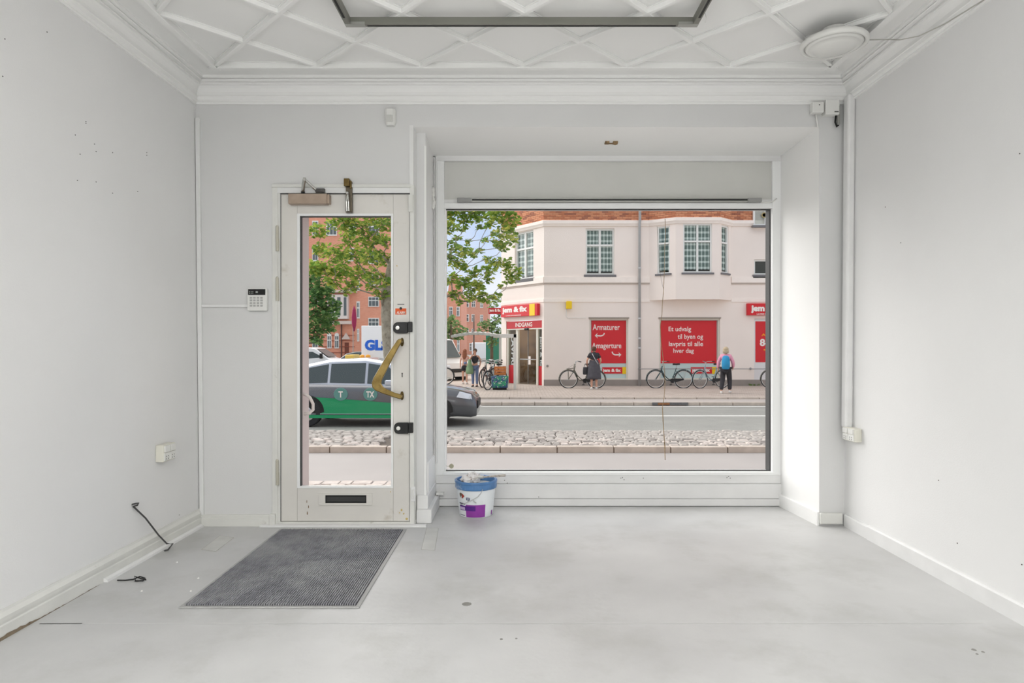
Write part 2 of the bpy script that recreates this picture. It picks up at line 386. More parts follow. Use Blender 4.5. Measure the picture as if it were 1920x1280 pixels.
# cornice
prof = [(0, 2.628), (.012, 2.628), (.014, 2.638), (.012, 2.642), (.024, 2.650), (.026, 2.668), (.030, 2.672), (.016, 2.676), (.016, 2.684), (.020, 2.700), (.034, 2.720), (.048, 2.730), (.060, 2.731), (.060, 2.738), (.052, 2.740), (.054, 2.746), (.074, 2.750), (.076, 2.757), (.068, 2.760), (.090, 2.764), (.090, 2.778), (.20, 2.780), (.20, ZC+.02), (0, ZC+.02)]
def cornice(name, fn, a, b):
    q = MB(); q.loft([[fn(d, z, a(d)) for d, z in prof], [fn(d, z, b(d)) for d, z in prof]]); return q.build(name, ceilp, kind='structure', org=fn(0, 2.6, (a(0)+b(0))/2))
cornice('trim_7', lambda d, z, t: (t, YW-d, z), lambda d: XL(2.65)+d, lambda d: XR(2.65)-d)
cornice('trim_8', lambda d, z, t: (XL(2.65)+d, t, z), lambda d: YB, lambda d: YW-d)
cornice('trim_9', lambda d, z, t: (XR(2.65)-d, t, z), lambda d: YB, lambda d: YW-d)

# baseboards
def bb(name, prof, fn, a, b, mt=trimd):
    q = MB(); q.loft([[fn(d, z, a) for d, z in prof], [fn(d, z, b) for d, z in prof]]); return q.build(name, mt, kind='structure', org=fn(0, 0, (a+b)/2))
pl_ = [(-.02, 0), (.018, 0), (.018, .052), (.012, .056), (.012, .066), (.016, .068), (.016, .084), (.006, .100), (.004, .110), (-.02, .110)]
bb('baseboard_left', pl_, lambda d, z, t: (XL(0)+d, t, z), YB, YW)
q = MB(); q.loft([[(XL(0)+.018+a, t, z) for a, z in ((0, 0), (.020, 0), (.018, .012), (.006, .018), (0, .018))] for t in (3.04, 3.97)]); q.build('trim_10', trimp, kind='structure')
brk = mat('exposed_plaster', (136, 122, 102), .9, noise=.3, nscale=30)
q = MB()
ys = [YB+.1*i for i in range(0, 63)]
prev = None
for i in range(64):
    t = 2.0+i*.016; h = .018*max(0, min(1, 1-(t-2.45)/.25))*R.uniform(.6, 1)+.004*R.random()**2+.001
    cur = (XL(0)+.0195, t, h)
    if prev: q.add([(prev[0], prev[1], .0), (cur[0], cur[1], .0), cur, prev], [(0, 1, 2, 3)])
    prev = cur
q.build('trim_11', brk, kind='structure')
pf_ = [(-.02, 0), (.020, 0), (.020, .045), (.014, .050), (.014, .060), (.018, .062), (.016, .070), (-.02, .072)]
bb('baseboard_front', pf_, lambda d, z, t: (t, YW-d, z), XL(0), P(514, 0, YW).x)
q = MB(); q.box(P(508, 0, YW).x, P(519, 0, YW).x, YW-.032, YW, .012, .078); q.build('trim_12', trimd, kind='structure', bevel=.003)
pr_ = [(-.02, 0), (.016, 0), (.016, .074), (.010, .082), (-.02, .084)]
bb('baseboard_right', pr_, lambda d, z, t: (XR(0)-d, t, z), YB, 3.715, trimp)
bb('baseboard_right_front', [(a, b*.93) for a, b in pr_], lambda d, z, t: (XR(0)-d*.8, t, z), 3.72, YW-.02, trimp)
q = MB(); q.box(alc_r0-.002, XR(0)-.018, YW-.022, YW, .012, .082); q.build('baseboard_pillar', trimd, kind='structure', bevel=.006)
q = MB(); q.hexa([(alc_r0-.014, YW+.0, 0), (alc_r0+.002, YW+.0, 0), (alc_r1+.01, YA, 0), (alc_r1-.014, YA, 0), (alc_r0-.014, YW, .082), (alc_r0+.002, YW, .086), (alc_r1+.01, YA, .086), (alc_r1-.014, YA, .082)]); q.build('baseboard_bay_right', alcp, kind='structure')

# ------------------------------------------------------------------ display window
wn_ = empty('window_1', ((alc_l+alc_r1)/2, YA, .3), kind='structure')
X0, X1 = P(818, 0, YA).x, P(1462, 0, YA).x
def zz(py): return P(0, py, YA).z
def xx(px): return P(px, 0, YA).x
q = MB(); q.box(X0-.01, xx(833), YA-.012, YA+.10, zz(905), zz(293)); q.build('frame_stile', frm, wn_, bevel=.003)
q = MB(); q.box(xx(833), xx(835.5), YA+.02, YA+.09, zz(884), zz(389)); q.build('glazing_bead', frm, wn_)
q = MB(); q.box(xx(1447), X1+.02, YA-.012, YA+.10, zz(905), zz(293)); q.build('frame_stile', frm, wn_, bevel=.003)
q = MB(); q.box(xx(1444.5), xx(1447), YA+.02, YA+.09, zz(884), zz(389)); q.build('glazing_gasket', mat('gasket', (70, 70, 70), .6), wn_)
q = MB(); q.box(X0, X1, YA-.02, YA+.10, zz(303), zz(290)); q.build('head_rail', sillp, wn_, bevel=.003)
q = MB(); q.box(xx(833), xx(1447), YA+.008, YA+.09, zz(374), zz(303)); q.build('shutter_box_panel', shutp, wn_)
q = MB(); q.box(xx(833), xx(1447), YA-.012, YA+.09, zz(390.5), zz(381)); q.build('transom', frm, wn_, bevel=.003)
q = MB(); q.box(xx(833), xx(1447), YA-.002, YA+.05, zz(381), zz(374)); q.build('transom_ledge', sillp, wn_)
q = MB(); q.box(xx(833), xx(1447), YA+.022, YA+.04, zz(392.2), zz(390)); q.box(xx(833), xx(1447), YA+.022, YA+.04, zz(884), zz(882.2)); q.build('glazing_gasket', mat('gasket', (70, 70, 70), .6), wn_)
q = MB(); q.box(xx(831), xx(1450), YA-.024, YA+.09, zz(889.5), zz(884)); q.build('bottom_rail', frm, wn_, bevel=.002)
q = MB(); q.box(X0, X1, YA-.016, YA+.06, zz(905), zz(889.5)); q.build('sill_board', sillp, wn_, bevel=.0015)
q = MB(); q.box(X0-.03, X1+.015, YA-.020, YA+.06, zz(933), zz(905.6)); q.build('apron_board', sillp, wn_, bevel=.002)
q = MB(); q.box(X0-.03, X1+.015, YA-.030, YA+.06, .004, zz(933.4)); q.build('base_board', sillp, wn_, bevel=.003)
q = MB(); q.box(xx(834), xx(1446), YA+.028, YA+.034, zz(883), zz(391)); pn = q.build('pane', pane, wn_)
for px, py in ((1164, 896), (1167, 895), (1170, 899), (1206, 896), (1363, 895), (1366, 893), (1369, 896), (951, 905), (946, 900), (1010, 931)):
    c = P(px, py, YA-.018); q = MB(); q.lathe([(.0035, -.003), (.002, .001)], (c.x, YA-.0165 if py < 905 else YA-.0205, c.z), 'y', 6); q.build('screw_hole', nailm, wn_)
# tape over the crack in the glass
q = MB(); pts = [(1247, 410), (1248, 440), (1246, 470), (1246, 500), (1245, 520), (1244, 545), (1242, 570), (1241, 590), (1238, 610), (1239, 640), (1243, 670), (1246, 695), (1247, 720), (1245, 745), (1242, 765), (1243, 790), (1245, 815), (1247, 835), (1247, 862)]
q.tube([P(x, y, YA+.027) for x, y in pts], .0022, 5)
for i in range(34):
    a = 765+i*2.9; q.ball(P(1242.3+(a-765)/97*5, a, YA+.0262), .0036, .002, .0045, 6, 4)
q.build('glass_crack', mat('crack_tape', (150, 128, 96), .8, noise=.3, nscale=60), wn_)
q = MB(); q.tube([P(x, y, YA+.027) for x, y in ((1232, 424), (1234, 460), (1236, 500), (1240, 525), (1244, 542))], .001, 4); q.build('glass_crack', mat('crack_line', (110, 100, 90), .8), wn_)
q = MB(); c = P(846.5, 873.5, YA+.026); q.lathe([(.017, -.002), (.016, .002)], c, 'y', 14); q.tube([c, P(839, 874, YA+.026), P(835, 872, YA+.026)], .0015, 4); q.build('alarm_sensor', mat('sensor_khaki', (168, 164, 142), .6), wn_)

# aluminium lighting rail under the shutter box
r_ = empty('light_rail', P(1140, 377, YA-.03), 'slim grey aluminium lighting rail mounted above the shop window glass', 'rail')
q = MB(); q.box(xx(885), xx(1398), YA-.045, YA-.012, zz(380.5), zz(374)); q.build('rail_body', alum, r_, bevel=.002)
q = MB(); q.box(xx(886), xx(1397), YA-.048, YA-.0445, zz(378.6), zz(375.8)); q.build('slot', dark, r_)
for a, b in ((858, 885), (1398, 1424)):
    q = MB(); q.box(xx(a), xx(b), YA-.047, YA-.012, zz(381), zz(373.5)); q.build('end_cap', greypl, r_, bevel=.002)
q = MB(); q.tube([P(1424, 378, YA-.03), P(1440, 380, YA-.03), P(1450, 377, YA-.03), P(1456, 372, YA-.02)], .004, 6); q.build('cable', whitepl, r_, smooth=True)
# old fabric knot left of the window
q = MB()
for a in ((800, 356, 4), (803, 364, 4.5), (801, 374, 4), (806, 380, 5), (802, 387, 4), (812, 379, 4)):
    c = P(a[0]+2, a[1], 4.42); q.ball((max(c.x, -.581), c.y, c.z), a[2]/300, .012, a[2]/300*1.5, 8, 6)
tag(q.build('cable_knot', whitepl, smooth=True), 'small white lump of knotted cable beside the upper left window frame', 'cable')
q = MB(); c = P(822, 925, 4.44); q.box(c.x-.012, c.x+.036, 4.42, 4.48, c.z-.006, c.z+.006); q.build('valve_bar', whitepl, None)
o = bpy.data.objects['valve_bar']; o.name = 'pipe_stub'; tag(o, 'short white pipe stub low on the wall left of the bucket', 'pipe')

# ------------------------------------------------------------------ entrance door
d_ = empty('door_1', (P(645, 0, YW).x, YW, 0), kind='structure')
def dz(py): return P(0, py, YW).z
def dX(px): return P(px, 0, YW).x
q = MB(); q.box(dX(511), dX(521.5), YW-.010, YW+.10, 0, dz(347)); q.build('frame_post', trimd, d_, bevel=.003)
q = MB(); q.box(dX(521.5), dX(526), YW-.002, YW+.08, 0, dz(352)); q.build('frame_stop', trimd, d_)
q = MB(); q.box(dX(769), dX(777), YW-.012, YW+.10, 0, dz(347)); q.build('frame_post', trimd, d_, bevel=.002)
q = MB(); q.box(dX(511), dX(772), YW-.016, YW+.10, dz(352), dz(346)); q.build('frame_head', trimd, d_, bevel=.002)
q = MB(); q.box(dX(521), dX(774), YW-.010, YW+.09, dz(362.5), dz(352)); q.build('frame_head', trimp, d_, bevel=.002)
yl = YW+.004
for a, b, c, e, nm in ((526.5, 557, 977, 363.8, 'stile'), (737, 768.3, 977, 363.8, 'stile'), (557, 737, 400, 363.8, 'top_rail'), (557, 737, 977, 915, 'bottom_rail')):
    q = MB(); q.box(dX(a)+.0003, dX(b)-.0003, yl, yl+.045, dz(c), dz(e)); q.build(nm, doorp, d_, bevel=.0012)
q = MB()
q.box(dX(557), dX(562), yl-.004, yl+.03, dz(915), dz(400)); q.box(dX(733), dX(737), yl-.004, yl+.03, dz(915), dz(400))
q.box(dX(562), dX(733), yl-.004, yl+.03, dz(404.5), dz(400)); q.box(dX(562), dX(733), yl-.004, yl+.03, dz(915), dz(911.5)); q.build('glazing_bead', frm, d_, bevel=.001)
q = MB(); q.box(dX(562), dX(564), yl+.004, yl+.028, dz(911), dz(404)); q.box(dX(562), dX(733), yl+.004, yl+.028, dz(406), dz(404.2)); q.build('gasket', mat('gasket', (70, 70, 70), .6), d_)
q = MB(); q.box(dX(768.4), dX(769.1), YW-.009, yl+.03, dz(977), dz(362)); q.box(dX(526), dX(769), YW-.0085, yl+.03, dz(363.8), dz(362.7)); q.box(dX(525.6), dX(526.5), YW+.0, yl+.03, dz(977), dz(363)); q.build('door_gap', dark, d_, kind='stuff')
q = MB(); q.box(dX(562), dX(734), yl+.018, yl+.023, dz(912), dz(403)); q.build('pane', pane, d_)
for y0, y1 in ((425, 471), (521, 564), (862, 908)):
    q = MB(); q.tube([(dX(521.5), YW-.012, dz(y1)), (dX(521.5), YW-.012, dz((y0+y1)/2)+.001)], .0105, 10)
    q.tube([(dX(521), YW-.012, dz((y0+y1)/2)-.001), (dX(521), YW-.012, dz(y0))], .0095, 10); q.ball((dX(521), YW-.012, dz(y0)), .008, n=8, m=6); q.build('hinge', mat('painted_hinge', (190, 186, 172), .35, metal=.3), d_, smooth=False)
# handle
hfn = lambda u, v, d: Vector((dX(u), YW-.05+d, dz(v)))
out = [(748.5, 636.5), (754, 634.5), (756.5, 640), (753, 646), (741, 668), (730, 690), (719.5, 711), (718, 718), (722, 724.5), (731, 729.5), (742, 734.5), (756, 738.5), (758, 743), (753, 747), (740, 743), (722, 737), (707, 731), (701.5, 725), (700.5, 717), (704, 707), (714, 690), (727, 668), (739, 650)]
q = MB(); q.prism(out, hfn, -.008, .010); hd = q.build('handle', brass, d_, bevel=.005)
for py in (641, 741.5):
    q = MB(); q.lathe([(.011, 0), (.011, -.006), (.008, -.010)], (dX(754), YW, dz(py)), 'y', 18, sy=2.5); q.build('escutcheon', dbrass, hd)
    q = MB(); q.tube([(dX(754), YW+.002, dz(py)), (dX(754), YW-.045, dz(py))], .007, 10); q.build('handle_post', brass, hd)
q = MB(); q.lathe([(.012, 0), (.012, -.003)], (dX(754), yl, dz(702)), 'y', 16); kp = q.build('keyhole_plate', doorp, d_)
q = MB(); q.lathe([(.0042, -.003), (.0042, -.0045)], (dX(754), yl, dz(700)), 'y', 10); q.box(dX(753.3), dX(754.8), yl-.0045, yl-.002, dz(707), dz(700)); q.build('keyhole', dark, kp)
def rrect(u0, u1, v0, v1, r, n=5, left_r=None):
    pts = []
    for cx, cy, a0, rr in ((u1-r, v1-r, 0, r), (u0+(left_r or r), v1-(left_r or r), 90, left_r or r), (u0+(left_r or r), v0+(left_r or r), 180, left_r or r), (u1-r, v0+r, 270, r)):
        for i in range(n+1):
            t = math.radians(a0+90*i/n); pts.append((cx+rr*math.cos(t), cy+rr*math.sin(t)))
    return pts
for py, px in ((614.5, 738), (802, 739.5)):
    q = MB(); q.prism(rrect(dX(px), dX(px+27), dz(py+10.5), dz(py-10.5), .006, left_r=.028), lambda u, v, d: Vector((u, yl-d, v)), 0, .022); lk = q.build('lock_case', blackp, d_, bevel=.003)
    q = MB(); q.box(dX(px+27.5), dX(px+36.5), YW-.036, YW-.012, dz(py+8), dz(py-11)); q.build('lock_strike', blackp, d_, bevel=.004)
    q = MB(); q.lathe([(.013, -.02), (.012, -.029), (.005, -.030)], (dX(px+8.5), yl, dz(py)), 'y', 18); q.build('key_cylinder', mat('nickel', (225, 225, 220), .25, metal=.5), lk)
# sticker
q = MB(); q.box(dX(741), dX(761.5), yl-.0012, yl+.0, dz(589.5), dz(578)); st = q.build('sticker', mat('orange_print', (226, 92, 32), .5), d_, label='orange alarm sticker')
q = MB(); q.lathe([(.0085, -.0013), (.0085, -.0018)], (dX(751.3), yl, dz(578)), 'y', 16); q.build('sticker_dot', blackp, st)
q = MB(); textmesh(q, 'ALARM', lambda u, v, d: Vector((u, yl-.002-d, v)), dX(743.5), dX(759.5), dz(588.3), dz(583.5), .0002, .02); q.build('lettering', mat('print_white', (245, 240, 230), .5), st)
q = MB(); q.box(dX(745), dX(758), yl-.0012, yl, dz(571), dz(569.6)); q.build('lettering', mat('print_grey', (90, 90, 90), .5), st)
# letter slot
q = MB()
for a, b, c, e in ((597, 698, 928, 924.5), (597, 698, 947, 943), (597, 610, 943, 928), (687, 698, 943, 928)): q.box(dX(a), dX(b), yl-.006, yl, dz(c), dz(e))
ls = q.build('letter_slot', doorp, d_, bevel=.001)
q = MB(); q.box(dX(609), dX(688), yl-.0025, yl-.0005, dz(944), dz(927.5)); q.build('slot_opening', dark, ls)
q = MB(); q.box(dX(612), dX(685), yl-.0075, yl-.002, dz(940), dz(931)); q.build('flap', mat('flap_grey', (62, 62, 62), .4), ls, bevel=.001)
# stains
ylw = mat('yellow_stain', (202, 178, 110), .7); brn = mat('rust_stain', (128, 104, 76), .8)
for px, py, r, mt in ((744, 498, .005, ylw), (753, 956, .008, ylw), (763, 973, .009, ylw), (732, 922, .004, ylw), (757, 963, .006, ylw), (749, 961, .004, ylw), (575, 940, .003, brn), (576, 962, .004, brn), (578, 950, .003, brn)):
    q = MB(); n = 9; q.add([(dX(px)+r*R.uniform(.5, 1.2)*math.cos(k*6.283/n), yl-.0008, dz(py)+r*R.uniform(.5, 1.2)*(1 if mt is ylw else 3.5)*math.sin(k*6.283/n)) for k in range(n)], [tuple(range(n))]); q.build('stain', mt, d_)
# strike plate and small bolt on the right frame
q = MB(); q.box(dX(766.5), dX(775.5), YW-.022, YW-.010, dz(398), dz(366)); q.build('strike_plate', mat('painted_plate', (214, 214, 208), .4), d_, bevel=.002)
q = MB(); q.box(dX(771.5), dX(779), YW-.020, YW-.010, dz(938), dz(911)); q.build('bolt_plate', trimp, d_, bevel=.002)
q = MB(); q.tube([(dX(775.5), YW-.026, dz(933)), (dX(775.5), YW-.026, dz(916))], .006, 8); q.build('bolt', whitepl, d_)
# closer
q = MB(); q.box(dX(545.5), dX(617), YW-.05, YW+.002, dz(385), dz(366.3)); q.box(dX(617), dX(621), YW-.045, YW+.002, dz(384), dz(367)); cl = q.build('closer_body', bronze, d_, bevel=.003)
q = MB(); q.tube([(dX(571), YW-.03, dz(366)), (dX(571), YW-.03, dz(360))], .012, 10); q.build('closer_pivot', dark, cl)
q = MB(); q.tube([(dX(571), YW-.03, dz(361)), (dX(576), YW-.07, dz(352)), (dX(581), YW-.1, dz(344.5))], .011, 8); q.build('closer_arm', chrome, cl)
q = MB(); q.tube([(dX(581), YW-.1, dz(344)), (dX(594), YW-.03, dz(357))], .009, 8); q.tube([(dX(581), YW-.1, dz(347)), (dX(581), YW-.1, dz(341))], .010, 10); q.build('closer_arm', chrome, cl)
q = MB(); q.box(dX(593.5), dX(611), YW-.03, YW-.010, dz(362), dz(355)); q.build('closer_bracket', mat('steel_dark', (84, 82, 80), .4, metal=.6), cl, bevel=.002)
# hook latch
q = MB(); q.box(dX(648.5), dX(658.5), YW-.05, YW-.0, dz(352), dz(338)); q.box(dX(658), dX(661), YW-.03, YW, dz(356), dz(341)); la = q.build('latch_hook', dbrass, d_, bevel=.002)
q = MB(); q.box(dX(650), dX(662), YW-.024, YW+.003, dz(399.5), dz(352)); q.build('latch_plate', mat('latch_dark', (96, 88, 76), .35, metal=.7), la, bevel=.002)
for px in (653, 656.5):
    q = MB(); q.tube([(dX(654.6+(px-654.7)*.3), YW-.032, dz(367)), (dX(px-.5), YW-.036, dz(380)), (dX(px), YW-.032, dz(398))], .0045, 8); q.build('latch_rod', chrome, la)
q = MB(); q.ball((dX(654), YW-.034, dz(364)), .010, n=10, m=8); q.build('latch_knob', chrome, la)
# threshold
q = MB(); q.box(dX(521), dX(778), YW-.01, YW+.2, 0, dz(978)); q.build('threshold', trimd, d_, bevel=.003)
q = MB(); q.box(dX(492), dX(801), YW-.05, YW-.012, 0, .014); q.build('threshold_strip', trimp, d_, bevel=.003)
# outer door leaf folded open against the reveal, with its curved pull
outd = mat('outer_door_pink', (214, 200, 198), .5, noise=.03)
d2 = empty('door_2', (-1.4, 4.2, 0), kind='structure')
q = MB(); q.box(-1.46, -1.385, 4.07, 4.255, dz(990), 2.09); q.build('door_leaf', outd, d2, bevel=.003)
hp = [P(567, 738, 4.15)+Vector((.005, 0, 0)), P(573, 739, 4.15), P(581, 745, 4.16), P(587, 757, 4.17), P(587, 768, 4.17), P(580, 774, 4.16), P(568, 777, 4.15)]
q = MB(); q.tube(hp, .010, 10); q.tube([P(568, 771, 4.15), P(568, 784, 4.15)], .011, 10); q.build('door_pull', mat('pull_white', (226, 218, 214), .35), d2, smooth=True)
q = MB(); q.box(-1.385, -.6, 4.09, 4.6, 1.123-.32*4.3+.02, -.02+.0); 

# ------------------------------------------------------------------ conduits, boxes, sensors
q = MB(); 
zt, zb_ = dz(222), .07
q.hexa([(XL(zb_)+.004, YW-.016, zb_), (XL(zb_)+.030, YW-.016, zb_), (XL(zb_)+.030, YW, zb_), (XL(zb_)+.004, YW, zb_), (XL(zt)+.004, YW-.016, zt), (XL(zt)+.030, YW-.016, zt), (XL(zt)+.030, YW, zt), (XL(zt)+.004, YW, zt)])
tag(q.build('cable_trunking', trimp, bevel=.002), 'tall white cable trunking running up the corner left of the door', 'trunking')
q = MB(); q.box(dX(376), dX(468), YW-.012, YW, dz(576), dz(571)); tag(q.build('cable_trunking', trimp, bevel=.002), 'short horizontal white trunking leading to the alarm keypad', 'trunking')
k_ = empty('alarm_keypad', (dX(485), YW, dz(583)), 'white alarm keypad with black display on the wall left of the door', 'keypad')
q = MB(); q.prism(rrect(dX(467), dX(503.5), dz(583), dz(541), .008), lambda u, v, d: Vector((u, YW-d, v)), 0, .028); q.build('housing', whitepl, k_, bevel=.004)
q = MB(); q.box(dX(468.5), dX(501), YW-.0295, YW-.02, dz(553.5), dz(542.3)); ds = q.build('display', blackp, k_, bevel=.002)
q = MB()
for i in range(3):
    for j in range(2): q.box(dX(471+i*3), dX(472.5+i*3), YW-.030, YW-.028, dz(549+j*3-1), dz(547.5+j*3-1))
q.box(dX(483), dX(487), YW-.030, YW-.028, dz(549.5), dz(546.5)); q.build('indicator', mat('ind', (170, 175, 170), .4), ds)
for j in range(4):
    for i in range(4):
        q = MB(); q.box(dX(472+i*6.5), dX(476.3+i*6.5), YW-.0315, YW-.02, dz(560.2+j*5), dz(557+j*5)); q.build('key', mat('key_grey', (176, 176, 174), .5), k_, bevel=.001)
s_ = empty('motion_sensor', (dX(733), YW, dz(237)), 'small white motion sensor high on the wall above the door', 'sensor')
q = MB(); q.loft([[(dX(a), YW-d0, z) for a, d0 in ((722.5, 0), (723.5, .03), (728, .045), (738, .045), (742.5, .03), (743.5, 0))] if k else [(dX(a), YW-d0*.7, z) for a, d0 in ((725.5, 0), (726, .03), (729, .045), (737, .045), (740, .03), (741, 0))] for k, z in ((0, dz(237.5)), (1, dz(228)), (1, dz(208)))]); q.build('housing', whitepl, s_, bevel=.003)
q = MB(); q.box(dX(727), dX(739), YW-.047, YW-.04, dz(233), dz(220)); q.build('lens', mat('lens_white', (205, 205, 200), .3), s_, bevel=.002)
# sockets
def socket(name, frame, label):
    o = empty(name, frame(0, 0, 0), label, 'socket')
    q = MB()
    def bx(u0, u1, v0, v1, d0, d1, b=0): return MB().hexa([frame(u0, v0, d0), frame(u1, v0, d0), frame(u1, v1, d0), frame(u0, v1, d0), frame(u0, v0, d1), frame(u1, v0, d1), frame(u1, v1, d1), frame(u0, v1, d1)])
    bx(-.085, .085, 0, .095, 0, .045).build('housing', creampl, o, bevel=.004)
    for s in (-1, 1):
        bx(s*.041-.038, s*.041+.038, .006, .050, .04, .050).build('outlet', whitepl, o, bevel=.002)
        bx(s*.041-.034, s*.041+.034, .053, .089, .04, .053).build('switch', whitepl, o, bevel=.002)
        for a, b in ((-.014, .03), (.014, .03), (-.014, .016), (.014, .016)):
            bx(s*.041+a-.003, s*.041+a+.003, b-.003, b+.003, .0503, .0508).build('pin_hole', dark, o)
    return o
Ys = 3.5
def lw(px, py):
    x = XL(.4)
    for _ in range(4):
        Y = x*FPX/(px-CX); z = EYE-(py-CY)*Y/FPX; x = XL(z)
    return Vector((x, Y, z))
def rw(px, py):
    x = XR(.4)
    for _ in range(4):
        Y = x*FPX/(px-CX); z = EYE-(py-CY)*Y/FPX; x = XR(z)
    return Vector((x, Y, z))
c = lw(303, 863); socket('wall_socket', lambda u, v, d: Vector((c.x+d*.98+.0, c.y+u*.72, c.z+v)), 'cream double wall socket low on the left wall above the bent wire')
c2 = Vector((XR(.6), 3.87, dz(824)+.0)); socket('wall_socket', lambda u, v, d: Vector((c2.x-d, c2.y+u*.8, c2.z+.012+v*.85)), 'cream double wall socket under the pipe in the right corner')
# pipe cover in the right corner
q = MB()
for t0 in (0,):
    zt2, zb2 = dz(186), dz(799)
    q.hexa([(XR(zb2)-.046, YW-.10, zb2), (XR(zb2)+.0, YW-.10, zb2), (XR(zb2)+.0, YW-.035, zb2), (XR(zb2)-.046, YW-.035, zb2), (XR(zt2)-.046, YW-.10, zt2), (XR(zt2)+.0, YW-.10, zt2), (XR(zt2)+.0, YW-.035, zt2), (XR(zt2)-.046, YW-.035, zt2)])
tag(q.build('pipe_casing', trimp, bevel=.012), 'white vertical casing in the right corner ending at the double socket', 'casing')
# junction boxes by the cornice
j_ = empty('junction_box', (dX(1528), YW, dz(216)), 'small white cubic junction box beside the larger one, cable hanging from it', 'box')
q = MB(); q.box(dX(1517), dX(1538.5), YW-.05, YW, dz(216), dz(196)); q.build('housing', whitepl, j_, bevel=.006)
q = MB(); q.tube([(dX(1527), YW-.02, dz(216)), (dX(1529), YW-.02, dz(228)), (dX(1532), YW-.012, dz(240))], .006, 8); q.build('cable', whitepl, j_, smooth=True)
q = MB(); q.lathe([(.004, -.051), (.004, -.0495)], (dX(1529.5), YW, dz(202)), 'y', 8); q.build('screw', nailm, j_)
j_ = empty('junction_box', (dX(1553), YW, dz(220)), 'larger white square control box under the cornice with black bracket', 'box')
q = MB(); q.box(dX(1540.5), dX(1566), YW-.055, YW, dz(220), dz(193)); q.build('housing', whitepl, j_, bevel=.004)
q = MB(); q.box(dX(1556.5), dX(1564), YW-.057, YW-.054, dz(216), dz(214.5)); q.build('lettering', dark, j_)
q = MB(); q.tube([(dX(1563), YW-.03, dz(220)), (dX(1561.5), YW-.03, dz(232)), (dX(1565), YW-.03, dz(241)), (dX(1567.5), YW-.03, dz(238))], .006, 6); q.build('hook', dark, j_)
q = MB(); q.box(dX(1566.5), dX(1571), YW-.03, YW, dz(236), dz(201)); q.build('bracket', alum, j_, bevel=.002)
# rusty bracket in the bay ceiling
b_ = empty('ceiling_bracket', (P(1146, 265, 4.25).x, 4.25, 2.45), 'small rusty metal bracket left on the bay ceiling above the window', 'bracket')
rust = mat('rust', (140, 116, 84), .7, noise=.4, nscale=60)
zc_ = lambda y: bz1+(zcb-bz1)*(y-YW)/.55
yy = 4.24; q = MB()
q.box(dX(1134)*1.06, dX(1142)*1.06, yy-.02, yy+.02, zc_(yy)-.010, zc_(yy)+.004); q.box(dX(1136)*1.06, dX(1158)*1.06, yy+.012, yy+.02, zc_(yy)-.008, zc_(yy)+.004); q.build('plate', rust, b_, bevel=.002)
q = MB(); q.box(dX(1149)*1.06, dX(1158)*1.06, yy-.02, yy+.012, zc_(yy)-.014, zc_(yy)+.004); q.lathe([(.006, -.02), (.006, 0)], (dX(1153)*1.06, yy-.004, zc_(yy)), 'z', 8); q.build('clip', rust, b_, bevel=.002)

# bent wire on the left wall, loose cable on the floor
c = lw(247, 946); q = MB()
e = fpt(318, 1029); 
q.tube([c+Vector((-.004, 0, .0)), c+Vector((.015, .01, .004)), c+Vector((.02, .025, .002)), c+Vector((.012, .03, -.01)), c+Vector((.008, .0, -.008)), c.lerp(e, .35)+Vector((.0, .0, .015)), c.lerp(e, .7)+Vector((0, 0, .006)), e+Vector((-.015, -.0, .03)), e+Vector((.012, .01, .026)), e+Vector((.008, -.03, .006)), e+Vector((-.005, -.045, .005))], .0042, 8)
tag(q.build('bent_wire', mat('wire_grey', (72, 72, 72), .5), smooth=True), 'stiff dark grey wire sticking out of the left wall down to the floor', 'wire')
q = MB(); c = fpt(252, 1087)
q.tube([fpt(220, 1089)+Vector((0, 0, .004)), fpt(235, 1089)+Vector((0, 0, .004)), fpt(250, 1088)+Vector((0, 0, .006)), fpt(262, 1085)+Vector((0, 0, .012)), fpt(272, 1086)+Vector((0, 0, .006)), fpt(268, 1090)+Vector((0, 0, .004)), fpt(254, 1091)+Vector((0, 0, .006)), fpt(252, 1086)+Vector((0, 0, .016)), fpt(264, 1089)+Vector((0, 0, .012)), fpt(274, 1088)+Vector((0, 0, .004))], .0032, 6)
tag(q.build('cable_scrap', dark, smooth=True), 'short black tangled cable scrap lying on the floor by the left wall', 'cable')

# door mat
m_ = empty('door_mat', (-1.06, 3.32, 0), 'grey ribbed rectangular entrance mat lying in front of the door', 'mat')
mx0, mx1, my0, my1 = -1.449, -.676, 2.735, 3.905
q = MB(); q.box(mx0, mx1, my0, my1, .0005, .006); q.build('border', mat('mat_border', (170, 170, 168), .7), m_, bevel=.002)
matm = mat('mat_pile', (150, 150, 155), .95, noise=.25, nscale=22, dirt=(184, 184, 184), dscale=3.0, dpos=(.42, .72), spec=.1)
q = MB(); bxm = .018
n = 72; wd = (mx1-mx0-2*bxm)/n
for i in range(n):
    xa = mx0+bxm+i*wd
    segs = 46
    for j in range(segs):
        ya = my0+bxm+j*(my1-my0-2*bxm)/segs; yb = ya+(my1-my0-2*bxm)/segs*.93; z = .0115+R.random()*.003
        q.add([(xa+wd*.12, ya, .005), (xa+wd*.68, ya, .005), (xa+wd*.68, yb, .005), (xa+wd*.12, yb, .005), (xa+wd*.2, ya, z), (xa+wd*.6, ya, z), (xa+wd*.6, yb, z), (xa+wd*.2, yb, z)], [(4, 5, 6, 7), (0, 4, 7, 3), (1, 2, 6, 5), (0, 1, 5, 4), (3, 7, 6, 2)])
q.build('rib', matm, m_, kind='stuff', fix=False)
q = MB(); q.box(mx0+bxm, mx1-bxm, my0+bxm, my1-bxm, .004, .0072); q.build('backing', mat('mat_back', (50, 50, 56), .95, noise=.3, nscale=8), m_)

